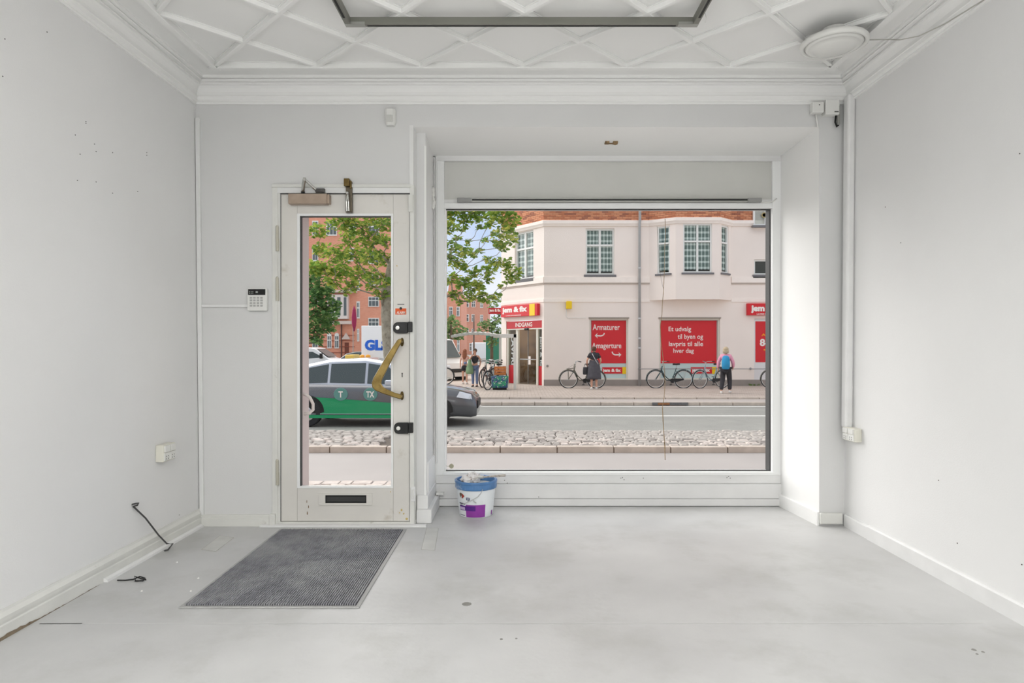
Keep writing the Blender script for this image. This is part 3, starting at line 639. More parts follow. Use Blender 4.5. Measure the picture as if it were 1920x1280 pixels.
# ceiling light profile frame
l_ = empty('ceiling_light', (.02, 2.4, 2.73), 'rectangular aluminium light profile frame fixed under the lattice ceiling', 'lamp')
zt3, zb3 = 2.764, 2.727; ax0, ax1, ay0, ay1 = -.862, .905, 1.5, 3.222
prf = mat('profile_grey', (132, 132, 124), .45, metal=.35)
for a in ((ax0, ax1, ay1-.028, ay1), (ax0, ax1, ay0, ay0+.028), (ax0, ax0+.028, ay0, ay1), (ax1-.028, ax1, ay0, ay1)):
    q = MB(); q.box(a[0], a[1], a[2], a[3], zb3, zt3); q.build('profile', prf, l_, bevel=.0015)
for a in ((ax0+.11, ax1-.11, ay1-.018, ay1-.006), (ax0+.008, ax0+.020, ay0+.1, ay1-.09), (ax1-.020, ax1-.008, ay0+.1, ay1-.09)):
    q = MB(); q.box(a[0], a[1], a[2], a[3], zb3-.0012, zb3+.004); q.build('slot', dark, l_)
for a in (ax0, ax1-.1):
    q = MB(); q.box(a, a+.1, ay1-.03, ay1+.001, zb3-.001, zb3+.012); q.build('corner_cap', alum, l_)
q = MB(); q.tube([(ax1+.02, 3.15, 2.76), (ax1+.026, 3.15, 2.735), (ax1+.02, 3.155, 2.715)], .002, 6); q.build('lead', whitepl, l_)
# dish lamp
lc = Vector((1.665, 3.365, 2.70)); cl_ = empty('ceiling_lamp', lc, 'round white glass dish ceiling lamp in the right ceiling corner', 'lamp')
q = MB(); q.lathe([(.150, .028), (.162, .024), (.167, .012), (.165, .0), (.156, -.006), (.146, -.002), (.143, .006)], lc, 'z', 40, cap=False); q.build('rim', whitepl, cl_, smooth=True)
opal = mat('opal_glass', (226, 226, 222), .15, coat=.4)
q = MB(); q.lathe([(.145, .004), (.135, -.006), (.125, -.010), (.121, -.008), (.10, -.018), (.07, -.026), (.035, -.030), (.004, -.031)], lc, 'z', 40); q.build('dish', opal, cl_, smooth=True)
q = MB(); q.lathe([(.06, 0), (.06, .062)], lc+Vector((0, 0, .024)), 'z', 20); q.build('base', whitepl, cl_)
q = MB(); q.tube([lc+Vector((.16, -.0, .03)), Vector((1.93, 3.37, 2.735)), Vector((1.975, 3.30, 2.70)), Vector((2.005, 3.2, 2.67)), Vector((2.035, 3.05, 2.655)), Vector((2.05, 2.8, 2.64)), Vector((2.055, 2.5, 2.655))], .003, 6); q.build('cable', mat('cable_pale', (186, 184, 178), .5), cl_, smooth=True)

# ------------------------------------------------------------------ paint bucket
bc = Vector((-.276, 4.275, 0)); b_ = empty('paint_bucket', bc, 'white plastic paint bucket with blue rim and purple label under the window', 'bucket')
def br(z): return .112+.022*z/.235
wpl = mat('bucket_white', (232, 236, 238), .3)
q = MB(); q.lathe([(.108, 0), (.112, .004)]+[(br(z), z) for z in (.05, .1, .15, .2, .205)]+[(br(.205)-.004, .205), (.12, .19), (.10, .165)], bc, 'z', 48); q.build('body', wpl, b_, smooth=True)
blu = mat('rim_blue', (84, 128, 178), .3, noise=.15, nscale=20, dirt=(196, 204, 216), dscale=14, dpos=(.55, .7))
q = MB(); q.lathe([(.131, .182), (.137, .182), (.139, .190), (.139, .218), (.142, .222), (.142, .232), (.136, .236), (.127, .234), (.124, .215), (.122, .2)], bc, 'z', 48, cap=False); q.build('rim', blu, b_, smooth=False)
def patch(a0, a1, z0, z1, name, mt, e=.0012, n=14, par=b_):
    q = MB(); q.grid(lambda u, v: (bc.x+(br(z0+(z1-z0)*v)+e)*math.sin(math.radians(a0+(a1-a0)*u)), bc.y-(br(z0+(z1-z0)*v)+e)*math.cos(math.radians(a0+(a1-a0)*u)), z0+(z1-z0)*v), n, 4)
    return q.build(name, mt, par, smooth=True)
pur = mat('label_purple', (146, 62, 160), .35, noise=.1, nscale=20)
lb = patch(-30, 34, .006, .088, 'label', pur, .0012)
patch(-56, 2, .048, .080, 'label_band', mat('label_violet', (86, 36, 128), .35), .0020)
patch(-56, -33, .052, .070, 'label_text_block', mat('label_lilac', (200, 180, 214), .4), .0026, 6)
patch(-58, -30, .004, .046, 'label_white', mat('label_pale', (224, 226, 228), .4), .0018, 8)
patch(-58, -32, .088, .096, 'label_line', mat('label_ink', (60, 60, 80), .4), .0018, 6)
patch(-58, -34, .014, .018, 'label_line', mat('label_ink', (60, 60, 80), .4), .0026, 6)
patch(62, 70, .01, .04, 'label_mark', pur, .0012, 3)
def cyl(u, v, d): 
    a = math.radians(u); r = br(v)+.0024+d; return Vector((bc.x+r*math.sin(a), bc.y-r*math.cos(a), v))
em = [(-52, .160), (-46, .163), (-40, .158), (-35, .150), (-33, .142), (-36, .138), (-38, .142), (-40, .128), (-44, .128), (-44, .142), (-47, .144), (-48, .130), (-51, .132), (-53, .148)]
q = MB(); q.prism(em, cyl, 0, .0004); q.build('emblem', mat('emblem_brown', (112, 92, 72), .4, noise=.3, nscale=200), b_)
q = MB(); q.prism([(-41, .158), (-36, .152), (-33, .140), (-36, .138), (-38, .128), (-41, .128)], cyl, .0004, .0008); q.build('emblem', mat('emblem_red', (168, 52, 40), .4), b_)
q = MB(); q.prism([(-27, .136), (-15, .136), (-15, .122), (-21, .112), (-27, .122)], cyl, 0, .0004); q.build('emblem', mat('emblem_navy', (40, 52, 92), .4), b_)
q = MB(); q.box(0, 0, 0, 0, 0, 0); q.v = []; q.f = []
q.prism([(-25, .131), (-17, .131), (-17, .127), (-25, .127)], cyl, .0004, .0008); q.prism([(-23.5, .123), (-18.5, .123), (-21, .116)], cyl, .0004, .0008); q.build('emblem', wpl, b_)
q = MB(); a = [cyl(-50, .088, .006)]; 
q.tube([cyl(-46, .086, .006), cyl(-30, .098, .012), cyl(-10, .122, .014), cyl(8, .146, .012), cyl(16, .165, .008), cyl(22, .195, .008)], .0022, 6); q.tube([cyl(-4, .128, .012), cyl(-1, .115, .013), cyl(4, .106, .012)], .0035, 6); q.build('handle', mat('bucket_handle', (190, 190, 188), .4), b_, smooth=True)
# rag and brush resting on the bucket
q = MB()
def crump(cx, cy, cz, rx, ry, rz, n=22, mm=14):
    k = len(q.v); pts = []
    for j in range(mm+1):
        for i in range(n):
            t = 2*math.pi*i/n; p = math.pi*j/mm
            f = 1+.16*math.sin(5*t+3*p)+.12*math.sin(9*p+2*t)+.06*R.uniform(-1, 1)
            pts.append((cx+rx*math.sin(p)*math.cos(t)*f, cy+ry*math.sin(p)*math.sin(t)*f, cz-rz*math.cos(p)*f))
    q.add(pts, [(j*n+i, j*n+(i+1) % n, (j+1)*n+(i+1) % n, (j+1)*n+i) for j in range(mm) for i in range(n)])
crump(bc.x-.05, bc.y-.03, .238, .046, .065, .028); crump(bc.x-.005, bc.y-.02, .240, .036, .06, .030); crump(bc.x-.02, bc.y+.04, .242, .045, .045, .026)
tag(q.build('paint_rag', mat('rag_white', (226, 224, 222), .8, dirt=(140, 120, 104), dscale=30, dpos=(.56, .66), noise=.1, nscale=30), smooth=True), 'crumpled white paint-stained cloth heaped on top of the bucket', 'cloth')
pb = empty('paint_brush', (bc.x+.04, bc.y-.04, .23), 'paint brush with worn grey handle lying across the bucket rim', 'brush')
q = MB(); q.loft([[(x, bc.y-.05+x*.1+b*wd2, .258+ (x-bc.x)*.06+c*th) for b, c in ((-1, -.6), (0, -1), (1, -.6), (1, .6), (0, 1), (-1, .6))] for x, wd2, th in ((bc.x+.05, .012, .006), (bc.x+.09, .008, .006), (bc.x+.14, .012, .008), (bc.x+.185, .015, .009), (bc.x+.198, .013, .008))]); q.build('handle', mat('brush_handle', (176, 170, 162), .6, dirt=(108, 100, 92), dscale=40, dpos=(.5, .7)), pb, smooth=True)
q = MB(); q.box(bc.x+.015, bc.x+.055, bc.y-.075, bc.y-.025, .250, .264); q.build('ferrule', alum, pb, bevel=.003)
q = MB(); q.loft([[(x, bc.y-.05+b*w3, .255-(bc.x+.015-x)*.3+c*th) for b, c in ((-1, -1), (1, -1), (1, 1), (-1, 1))] for x, w3, th in ((bc.x+.018, .024, .007), (bc.x-.02, .028, .006), (bc.x-.035, .024, .003))]); q.build('bristles', mat('bristle', (200, 194, 186), .9), pb)
# ================================================================== the street
G = -.527; GR = -.687; GN = -.627
asph = mat('asphalt', (150, 150, 144), .85, noise=.10, nscale=2, bump=.3, bscale=60, dirt=(112, 112, 108), dscale=40, dpos=(.5, .7))
path = mat('footpath_asphalt', (166, 161, 157), .85, noise=.08, nscale=.7, bump=.2, bscale=50)
pavem = mat('pavers', (178, 166, 156), .85, noise=.12, nscale=3)
kerbm = mat('kerb_granite', (198, 186, 174), .8, noise=.14, nscale=6)
kerbd = mat('kerb_joint', (112, 98, 84), .9)
cobm = [mat('cobble_a', (176, 170, 163), .8, noise=.2, nscale=12), mat('cobble_b', (150, 144, 138), .8, noise=.2, nscale=12), mat('cobble_c', (198, 188, 180), .8, noise=.2, nscale=12)]
white = mat('road_paint', (236, 234, 230), .7, noise=.06, nscale=8)
def slab(name, x0, x1, y0, y1, z1, m, th=.3): q = MB(); q.box(x0, x1, y0, y1, z1-th, z1); return q.build(name, m, kind='structure')
slab('footpath', -14, 14, 4.62, 10.46, GN, path)
slab('cobble_bed', -14, 14, 10.6, 12.5, G-.05, mat('cobble_joint', (96, 88, 80), .9))
slab('road', -60, 40, 12.5, 19.4, GR, asph)
slab('cycle_path', -1.5, 40, 19.55, 20.5, G-.06, mat('cycle_path', (178, 170, 164), .85, noise=.06))
q = MB(); q.add([(-60, 19.4, GR), (-1.2, 19.4, GR), (-1.2, 26, GR), (-3.5, 200, GR), (-120, 200, GR), (-120, 19.4, GR)], [(0, 1, 2, 3, 4, 5)]); q.build('side_road', asph, kind='structure')
# far pavement as a paver field: brick pattern in the material
pvm = brickmat('paver_field', (176, 163, 152), (190, 178, 168), (140, 128, 118), .24, .12)
nn = pvm.node_tree.nodes; 
for l in list(pvm.node_tree.links):
    if l.to_node.type == 'COMBXYZ': pvm.node_tree.links.remove(l)
sp = [n for n in nn if n.type == 'SEPXYZ'][0]; cb = [n for n in nn if n.type == 'COMBXYZ'][0]
pvm.node_tree.links.new(sp.outputs[0], cb.inputs[0]); pvm.node_tree.links.new(sp.outputs[1], cb.inputs[1])
q = MB(); q.prism([(-1.5, 20.65), (40, 20.65), (40, 26.5), (-.4, 30), (-.4, 90), (-3.4, 90), (-3.4, 30), (-2.6, 24)], lambda u, v, d: Vector((u, v, d)), G-.3, G); q.build('pavement', pvm, kind='structure', org=(0, 20, G))
# kerbs
def kerb(name, x0, x1, y0, y1, zb, zt, L, ph=0):
    k = empty(name, ((x0+x1)/2, y0, zb), kind='structure')
    q = MB(); q.box(x0, x1, y0+.012, y1, zb-.05, zt-.012); q.build('kerb_joint', kerbd, k)
    x = x0+ph; 
    while x < x1:
        q = MB(); e = R.uniform(-.004, .004); q.box(x+.008, min(x+L, x1)-.008, y0+e, y1-.004, zb-.05, zt+e); q.build('kerb_stone', kerbm, k, bevel=.012); x += L
    return k
kerb('kerb', -4.6, 4.6, 10.46, 10.6, GN, G, .93, -.38+.05)
kerb('kerb', -1.5, 8.2, 19.38, 19.55, GR, G-.06, 1.0, .03)
kerb('kerb', -1.45, 8.2, 20.5, 20.65, G-.06, G, 1.0, .2)
# cobbles of the strip between footpath and road
cs = empty('cobble_strip', (0, 11.5, G-.05), kind='structure'); cells = []
y = 10.61; row = 0
while y < 12.45:
    hy = R.uniform(.11, .15); x = -4.3+R.uniform(0, .15)
    while x < 4.7:
        wx = R.uniform(.13, .24)
        if not (-2.42+.0*y < x < -1.5): cells.append((x, wx, y, hy))
        x += wx
    y += hy; row += 1
def cobble(q, x, wx, y, hy):
    g = .010; t = R.uniform(-.008, .010); a, b, c, d = x+g, x+wx-g, y+g, y+hy-g; z = G+t; i = .02
    q.add([(a, c, z-.07), (b, c, z-.07), (b, d, z-.07), (a, d, z-.07), (a, c, z-.02), (b, c, z-.02), (b, d, z-.02), (a, d, z-.02), (a+i, c+i, z+R.uniform(-.004, .004)), (b-i, c+i, z), (b-i, d-i, z), (a+i, d-i, z)],
          [(0, 1, 5, 4), (1, 2, 6, 5), (2, 3, 7, 6), (3, 0, 4, 7), (4, 5, 9, 8), (5, 6, 10, 9), (6, 7, 11, 10), (7, 4, 8, 11), (8, 9, 10, 11)])
rest = MB()
for i, c in enumerate(cells):
    if i < 280: q = MB(); cobble(q, *c); q.build('cobble', cobm[R.choice((0, 0, 1, 2))], cs, fix=False)
    else: cobble(rest, *c)
rest.build('cobble', cobm[0], cs, kind='stuff', fix=False)
# a few flagstones outside the door
q0 = empty('doorway_paving', (-1.6, 7.5, GN), kind='structure')
y = 7.0
while y < 8.15:
    x = -2.75+R.uniform(0, .1)
    while x < -1.2:
        wx = R.uniform(.16, .26); q = MB(); G_, s = G, 0
        a, b, c, d = x+.008, x+wx-.008, y+.008, y+.2; z = GN+.012+R.uniform(-.006, .006)
        q.box(a, b, c, d, GN-.02, z); q.build('paving_stone', cobm[2], q0, bevel=.01); x += wx
    y += .21
slab('doorstep', -1.5, -.6, 4.3, 4.95, -.06, mat('doorstep_stone', (200, 190, 184), .8, noise=.1), .6)
# road paint
q = MB(); q.box(-1.0, 30, 18.95, 19.1, GR, GR+.004); q.build('road_line', white, kind='structure')
q = MB(); q.box(-25, 30, 16.45, 16.60, GR, GR+.004); q.build('road_line', white, kind='structure')
q = MB(); q.add([(-1.0, 18.95, GR+.004), (-1.0, 19.1, GR+.004), (-2.6, 21.8, GR+.004), (-2.75, 21.75, GR+.004)], [(0, 1, 2, 3)]); q.build('road_line', white, kind='structure')
# drain and puddle by the far kerb
dr = empty('kerb_drain', (P(1255, 757, 19.3).x, 19.36, GR), 'rusty cast iron kerb drain on the far side of the road', 'drain')
a, b = P(1223, 0, 19.36).x, P(1290, 0, 19.36).x
q = MB(); q.box(a, b, 19.33, 19.375, GR+.01, GR+.1); q.build('inlet', mat('iron_dark', (108, 108, 108), .6, noise=.2, nscale=20), dr, bevel=.006)
q = MB(); q.box(a+.16, a+.52, 19.318, 19.34, GR+.02, GR+.085); q.build('grate', mat('iron_rust', (156, 108, 70), .8, noise=.3, nscale=30), dr, bevel=.01)
q = MB(); n = 14; q.add([((a+b)/2-.1+.55*math.cos(k*6.283/n)*R.uniform(.9, 1.1), 19.25+.1*math.sin(k*6.283/n), GR+.003) for k in range(n)], [tuple(range(n))])
q.build('damp_patch', mat('damp', (132, 120, 112), .5), kind='structure')

# ------------------------------------------------------------------ corner building
YF = 26.4
B = empty('building', (6, YF, G), 'pale rendered corner building with red shop posters and a bay window', 'building')
ren = mat('render_pale', (247, 235, 226), .85, noise=.03, nscale=.8)
rend = mat('render_moulding', (252, 241, 232), .8, noise=.03)
plinthm = mat('plinth_grey', (156, 147, 140), .85, noise=.1, nscale=2)
sillm = mat('zinc_sill', (118, 116, 118), .6)
wfm = mat('window_white', (236, 236, 232), .5)
roomm = mat('dark_room', (52, 56, 56), .9)
pane2 = glass('far_window_glass', (.93, .96, .95), .04)
F = Plane(0, YF, 1, 0)
XC = P(1020, 0, YF).x; C1 = (-.7175, 28.7)
CH = Plane(C1[0], C1[1], XC-C1[0], YF-C1[1]); LCH = math.hypot(XC-C1[0], YF-C1[1])
zf = lambda py: P(0, py, YF).z
ZT = zf(413)   # top of the pale storey
ZTOP = 13.5
def curtain_mat():
    m = mat('lace_curtain', (200, 206, 202), .9); n, l = m.node_tree.nodes, m.node_tree.links; b = n['Principled BSDF']
    t = n.new('ShaderNodeTexCoord'); s = n.new('ShaderNodeSeparateXYZ'); l.new(t.outputs['Object'], s.inputs[0])
    def band(o, sc, th):
        a = n.new('ShaderNodeMath'); a.operation = 'MULTIPLY'; a.inputs[1].default_value = sc; l.new(o, a.inputs[0])
        f = n.new('ShaderNodeMath'); f.operation = 'FRACT'; l.new(a.outputs[0], f.inputs[0])
        g = n.new('ShaderNodeMath'); g.operation = 'LESS_THAN'; g.inputs[1].default_value = th; l.new(f.outputs[0], g.inputs[0]); return g.outputs[0]
    x = band(s.outputs[0], 7.0, .35); z = band(s.outputs[2], 4.2, .35)
    a = n.new('ShaderNodeMath'); a.operation = 'ADD'; l.new(x, a.inputs[0]); l.new(z, a.inputs[1])
    r = n.new('ShaderNodeValToRGB'); r.color_ramp.elements[0].color = lin((104, 122, 118))+(1,); r.color_ramp.elements[1].color = lin((244, 246, 244))+(1,)
    d = n.new('ShaderNodeMath'); d.operation = 'MULTIPLY'; d.inputs[1].default_value = .5; l.new(a.outputs[0], d.inputs[0]); l.new(d.outputs[0], r.inputs[0]); l.new(r.outputs[0], b.inputs['Base Color']); return m
lace = curtain_mat()
def window(pl, u0, u1, z0, z1, parent, cols=2, split=.64, depth=.12, curtain=True, sill=True, fw=.07, sillh=.10, name='window', bar=None):
    """frame ring + mullions as one part; panes, curtain and sill are its sub-parts"""
    q = MB(); b0, b1 = -depth-.05, -depth+.03
    pl.box(q, u0, u0+fw, z0, z1, b0, b1); pl.box(q, u1-fw, u1, z0, z1, b0, b1); pl.box(q, u0+fw, u1-fw, z0, z0+fw, b0, b1); pl.box(q, u0+fw, u1-fw, z1-fw, z1, b0, b1)
    cw = (u1-u0)/cols; rows = [(z0, z1)] if not split else [(z0, z0+(z1-z0)*split), (z0+(z1-z0)*split, z1)]
    for i in range(1, cols): pl.box(q, u0+cw*i-fw*.6, u0+cw*i+fw*.6, z0+fw, z1-fw, b0, b1+.01)
    if split: pl.box(q, u0+fw, u1-fw, rows[0][1]-fw*.55, rows[0][1]+fw*.55, b0, b1+.02)
    f = q.build(name, wfm, parent)
    for i in range(cols):
        for a, b in rows:
            q = MB(); pl.box(q, u0+cw*i+fw*.6, u0+cw*(i+1)-fw*.6, a+fw*.5, b-fw*.5, -depth-.03, -depth-.02); q.build('pane', pane2, f)
    if curtain:
        q = MB(); n = 24
        q.grid(lambda a, b: pl.pt(u0+fw+(u1-u0-2*fw)*a, z0+fw+.08+(z1-z0-2*fw-.08)*b, -depth-.05-.012*math.sin(a*40)), n, 1); q.build('curtain', lace, f)
    q = MB(); pl.box(q, u0, u1, z0, z1, -depth-.5, -depth-.3); q.build('interior', roomm, f)
    if sill:
        q = MB(); pl.box(q, u0-.07, u1+.07, z0-sillh, z0, -depth, .06); q.build('sill', sillm, f)
    return f
def zc(px, py): return CH.z(px, py)
# openings on the flat front
zr = lambda a: (F.u(a[0]), F.u(a[1]), F.z(0, a[3]), F.z(0, a[2]))
W2 = zr((1098, 1152, 428, 515)); WA = zr((1105, 1178, 597, 712)); WB = zr((1236, 1350, 597, 712)); WS = zr((1414, 1450, 486, 515)); WC = zr((1414, 1500, 597, 712))
WT = zr((1414, 1450, 360, 425)); 
hs = [W2, WA, WB, WS, WC, WT]
ur = 14
q = MB(); F.holes(q, XC, ur, F.z(0, 724), ZT, [h for h in hs if h is not WT], .18); q.build('wall', ren, B)
# chamfer
cu = lambda px: CH.u(px)
W1 = (cu(965), cu(1000), zc(982, 523), zc(982, 434)); EN = (cu(949), cu(1016), G, zc(982, 600))
q = MB(); CH.holes(q, 0, LCH, G, ZT, [W1, EN], .18); q.build('wall', ren, B)
q = MB(); q.add([(C1[0], C1[1], G), (C1[0]+.9, 60, G), (C1[0]+.9, 60, ZTOP), (C1[0], C1[1], ZTOP)], [(0, 1, 2, 3)]); q.build('wall', ren, B)
# plinth
q = MB(); 
for a, b in ((XC, ur),): F.box(q, a-.01, b, G-.05, F.z(0, 711.5), -.02, .02)
q.build('plinth', plinthm, B)
q = MB(); F.box(q, F.u(1406), ur, F.z(0, 600), F.z(0, 597), 0, .03); 
# mouldings
def mould(z0, z1, d, name, mt=rend, segs=None):
    for k, (pl, a, b) in enumerate(segs or ((CH, 0, LCH), (F, XC, F.u(1218)), (F, F.u(1371), ur))):
        q = MB(); pl.box(q, a, b+(d*.4 if pl is CH else 0), z0, z1, -.02, d); q.build(name, mt, B)
mould(zf(530), zf(519), .06, 'string_course'); mould(zf(566), zf(560), .03, 'string_course')
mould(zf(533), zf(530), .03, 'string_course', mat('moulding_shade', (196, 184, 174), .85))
# oriel bay
bd = .62
bay = [(F.u(1217), 0), (F.u(1267), bd), (F.u(1349), bd), (F.u(1371.5), 0)]
k = (YF-bd)/YF
bay = [(F.u(1217), 0), (F.u(1267)*k, bd), (F.u(1349)*k, bd), (F.u(1371.5), 0)]
zb0, zb1 = zf(563), ZT
bwin = {0: (1232, 1256, 424, 513), 1: (1281, 1335, 419, 511), 2: (1353, 1366, 423, 512)}
bpl = []
for i in range(3):
    (a, da), (b, db) = bay[i], bay[i+1]
    pl = Plane(a, YF-da, b-a, -(db-da)); L = math.hypot(b-a, db-da); bpl.append((pl, L))
    p0, p1, t0, t1 = bwin[i]; pm = (p0+p1)/2; h = (pl.u(p0), pl.u(p1), pl.z(pm, t1), pl.z(pm, t0))
    q = MB(); pl.holes(q, 0, L, zb0, zb1, [h], .10); q.build('bay_wall', ren, B)
    window(pl, *h, B, cols=2 if i == 1 else 1, depth=.07, sillh=.07, fw=.06)
q = MB(); q.add([(a, YF-d+.001, zb0) for a, d in bay], [(0, 1, 2, 3)]); q.add([(a, YF-d, zb0+.12) for a, d in bay], [(3, 2, 1, 0)]); q.build('bay_soffit', ren, B)
window(F, *W2, B); window(CH, *W1, B, sillh=.14); window(F, *WS, B, cols=1, split=None, curtain=False, sillh=.13)
# cornice following the outline
outl = [(CH.pt(0, 0).x, CH.pt(0, 0).y), (XC, YF)]+[(a, YF-d) for a, d in bay]+[(F.u(1412), YF)]
def offs(pts, d):
    out = []
    for i, p in enumerate(pts):
        n = Vector((0, 0))
        for a, b in ((i-1, i), (i, i+1)):
            if 0 <= a and b < len(pts): t = (Vector(pts[b])-Vector(pts[a])).normalized(); n += Vector((t.y, -t.x))
        n.normalize(); out.append((p[0]+n.x*d, p[1]+n.y*d))
    return out
zk0, zk1 = zf(423), zf(413.5)
q = MB(); pr = [(-.05, zk0-.03), (.05, zk0-.03), (.08, zk0+.03), (.12, zk0+.08), (.12, zk1-.02), (.09, zk1), (-.05, zk1)]
oo = {d: offs(outl, d) for d in set(a for a, _ in pr)}
q.loft([[(oo[d][i][0], oo[d][i][1], z) for d, z in pr] for i in range(len(outl))]); q.build('cornice', rend, B)
# brick storeys above, real bricks where the window shows them
bm_ = brickmat('brick_wall', (196, 126, 92), (176, 106, 76), (170, 150, 136))
mort = mat('brick_mortar', (150, 118, 98), .95)
q = MB(); up = outl[:-1]+[(F.u(1412), YF)]
for i in range(len(up)-1):
    a, b = up[i], up[i+1]; q.add([(a[0], a[1]+.02, zk1-.02), (b[0], b[1]+.02, zk1-.02), (b[0], b[1]+.02, ZTOP), (a[0], a[1]+.02, ZTOP)], [(0, 1, 2, 3)])
q.add([(up[-1][0], YF+.02, F.z(0, 428)), (ur, YF+.02, F.z(0, 428)), (ur, YF+.02, ZTOP), (up[-1][0], YF+.02, ZTOP)], [(0, 1, 2, 3)])
q.build('brick_wall', bm_, B)
bricks = [mat('brick_a', (216, 150, 114), .85, noise=.1, nscale=9), mat('brick_b', (200, 130, 96), .85, noise=.1, nscale=9), mat('brick_c', (172, 112, 88), .85, noise=.1, nscale=9)]
qs = [MB(), MB(), MB()]; nb = 0; bl, bh = .24, .078
zrow = zk1
for rrow in range(9):
    for i in range(len(up)-1):
        a, b = up[i], up[i+1]; pl = Plane(a[0], a[1], b[0]-a[0], b[1]-a[1]); L = math.hypot(b[0]-a[0], b[1]-a[1]); u = -bl/2 if rrow % 2 else 0
        while u < L:
            u0, u1 = max(u, 0)+.006, min(u+bl, L)-.006
            if u1-u0 > .03:
                t = R.choice((0, 0, 0, 1, 1, 2)); qq = qs[t]; d = R.uniform(.0, .012)
                P4 = [pl.pt(u0, zrow+.006, d), pl.pt(u1, zrow+.006, d), pl.pt(u1, zrow+bh-.006, d), pl.pt(u0, zrow+bh-.006, d)]; P5 = [pl.pt(u0, zrow+.006, -.02), pl.pt(u1, zrow+.006, -.02), pl.pt(u1, zrow+bh-.006, -.02), pl.pt(u0, zrow+bh-.006, -.02)]
                qq.add(P4+P5, [(0, 1, 2, 3), (4, 5, 1, 0), (3, 2, 6, 7), (5, 6, 2, 1), (4, 0, 3, 7)])
            u += bl
    zrow += bh
for t in range(3): qs[t].build('brick', bricks[t], B, kind='stuff', fix=False)
# pale window surround and stair window at the right
q = MB(); F.box(q, F.u(1412.5), F.u(1446), F.z(0, 428), F.z(0, 350), -.02, .05); q.build('window_surround', rend, B)
window(Plane(0, YF-.2, 1, 0), F.u(1415)*.99, F.u(1440)*.99, F.z(0, 424), F.z(0, 350), B, cols=1, split=None, curtain=False, sillh=.08)
pl_t = mat('plant_leaf', (120, 150, 60), .7)
q = MB(); c = P(1433, 403, YF-.12); q.lathe([(.11, 0), (.11, .01), (.075, .01), (.075, 0)], c, 'y', 16); q.build('wreath', mat('straw', (180, 160, 110), .9), B)
# ------------------------------------------------------------------ drain pipe, rail, alarm box
q = MB(); q.tube([(F.u(1198), YF-.14, G), (F.u(1198), YF-.14, zf(425)), (F.u(1198), YF-.22, zf(415)), (F.u(1198), YF-.22, ZTOP)], .055, 12)
dp = q.build('drain_pipe', mat('zinc_pipe', (176, 176, 176), .5, metal=.2, noise=.08, nscale=4), smooth=True); tag(dp, 'grey zinc drain pipe running down the pale facade between two red posters', 'pipe')
for py in (503, 597, 634, 652):
    q = MB(); q.tube([(F.u(1198), YF-.14, zf(py)-.03), (F.u(1198), YF-.14, zf(py)+.03)], .07, 12); q.box(F.u(1198)-.015, F.u(1198)+.015, YF-.1, YF, zf(py)-.015, zf(py)+.015); q.build('pipe_clamp', mat('zinc_clamp', (200, 200, 200), .5, metal=.2), dp)
rl = empty('bicycle_rail', (F.u(1320), YF-.25, zf(691)), 'thin horizontal steel bicycle rail fixed to the facade behind the parked bicycles', 'rail')
q = MB(); q.tube([(F.u(1194), YF-.25, zf(691)), (F.u(1480), YF-.25, zf(691))], .017, 8); q.build('bar', mat('galvanised', (150, 150, 150), .5, metal=.3), rl)
for px in (1240, 1407, 1470):
    q = MB(); q.tube([(F.u(px), YF-.25, zf(691)), (F.u(px), YF, zf(691))], .02, 8); q.lathe([(.05, -.02), (.05, 0)], (F.u(px), YF, zf(691)), 'y', 12); q.build('bracket', MATS['galvanised'], rl)
ab = empty('alarm_box', (F.u(1065), YF, zf(579)), 'yellow square alarm box on the pale facade right of the shop sign', 'box')
q = MB(); F.box(q, F.u(1061), F.u(1071.5), zf(579.5), zf(565), .08, .24); q.build('cover', mat('alarm_yellow', (246, 206, 10), .4), ab, bevel=.02)
q = MB(); F.box(q, F.u(1061), F.u(1067), zf(579), zf(567), 0, .09); q.build('back_plate', mat('alarm_base', (150, 126, 60), .5), ab, bevel=.01)
q = MB(); q.tube([(F.u(1062), YF-.02, zf(579)), (F.u(1062), YF-.02, zf(592)), (F.u(1064), YF-.02, zf(596)), (F.u(1098), YF-.02, zf(596))], .012, 6); q.build('cable', whitepl, ab)
q = MB(); q.lathe([(.05, -.03), (.05, 0)], (F.u(1026.5), YF, zf(686)), 'y', 14); tag(q.build('wall_lock', plinthm), 'small round grey key switch low on the facade beside the entrance', 'switch')
q = MB()
for k in range(30):
    a = R.uniform(0, 6.28); r = R.uniform(.04, .13); c = Vector((F.u(1413)+R.uniform(-.2, .2), YF-.1, G)); q.add([c, c+Vector((r*math.cos(a)*.3+.02, -.02, r*.6)), c+Vector((r*math.cos(a), -.03, r*.8))], [(0, 1, 2)])
tag(q.build('weed', mat('weed_green', (104, 128, 70), .8)), 'small green weed growing at the foot of the facade on the right', 'plant')

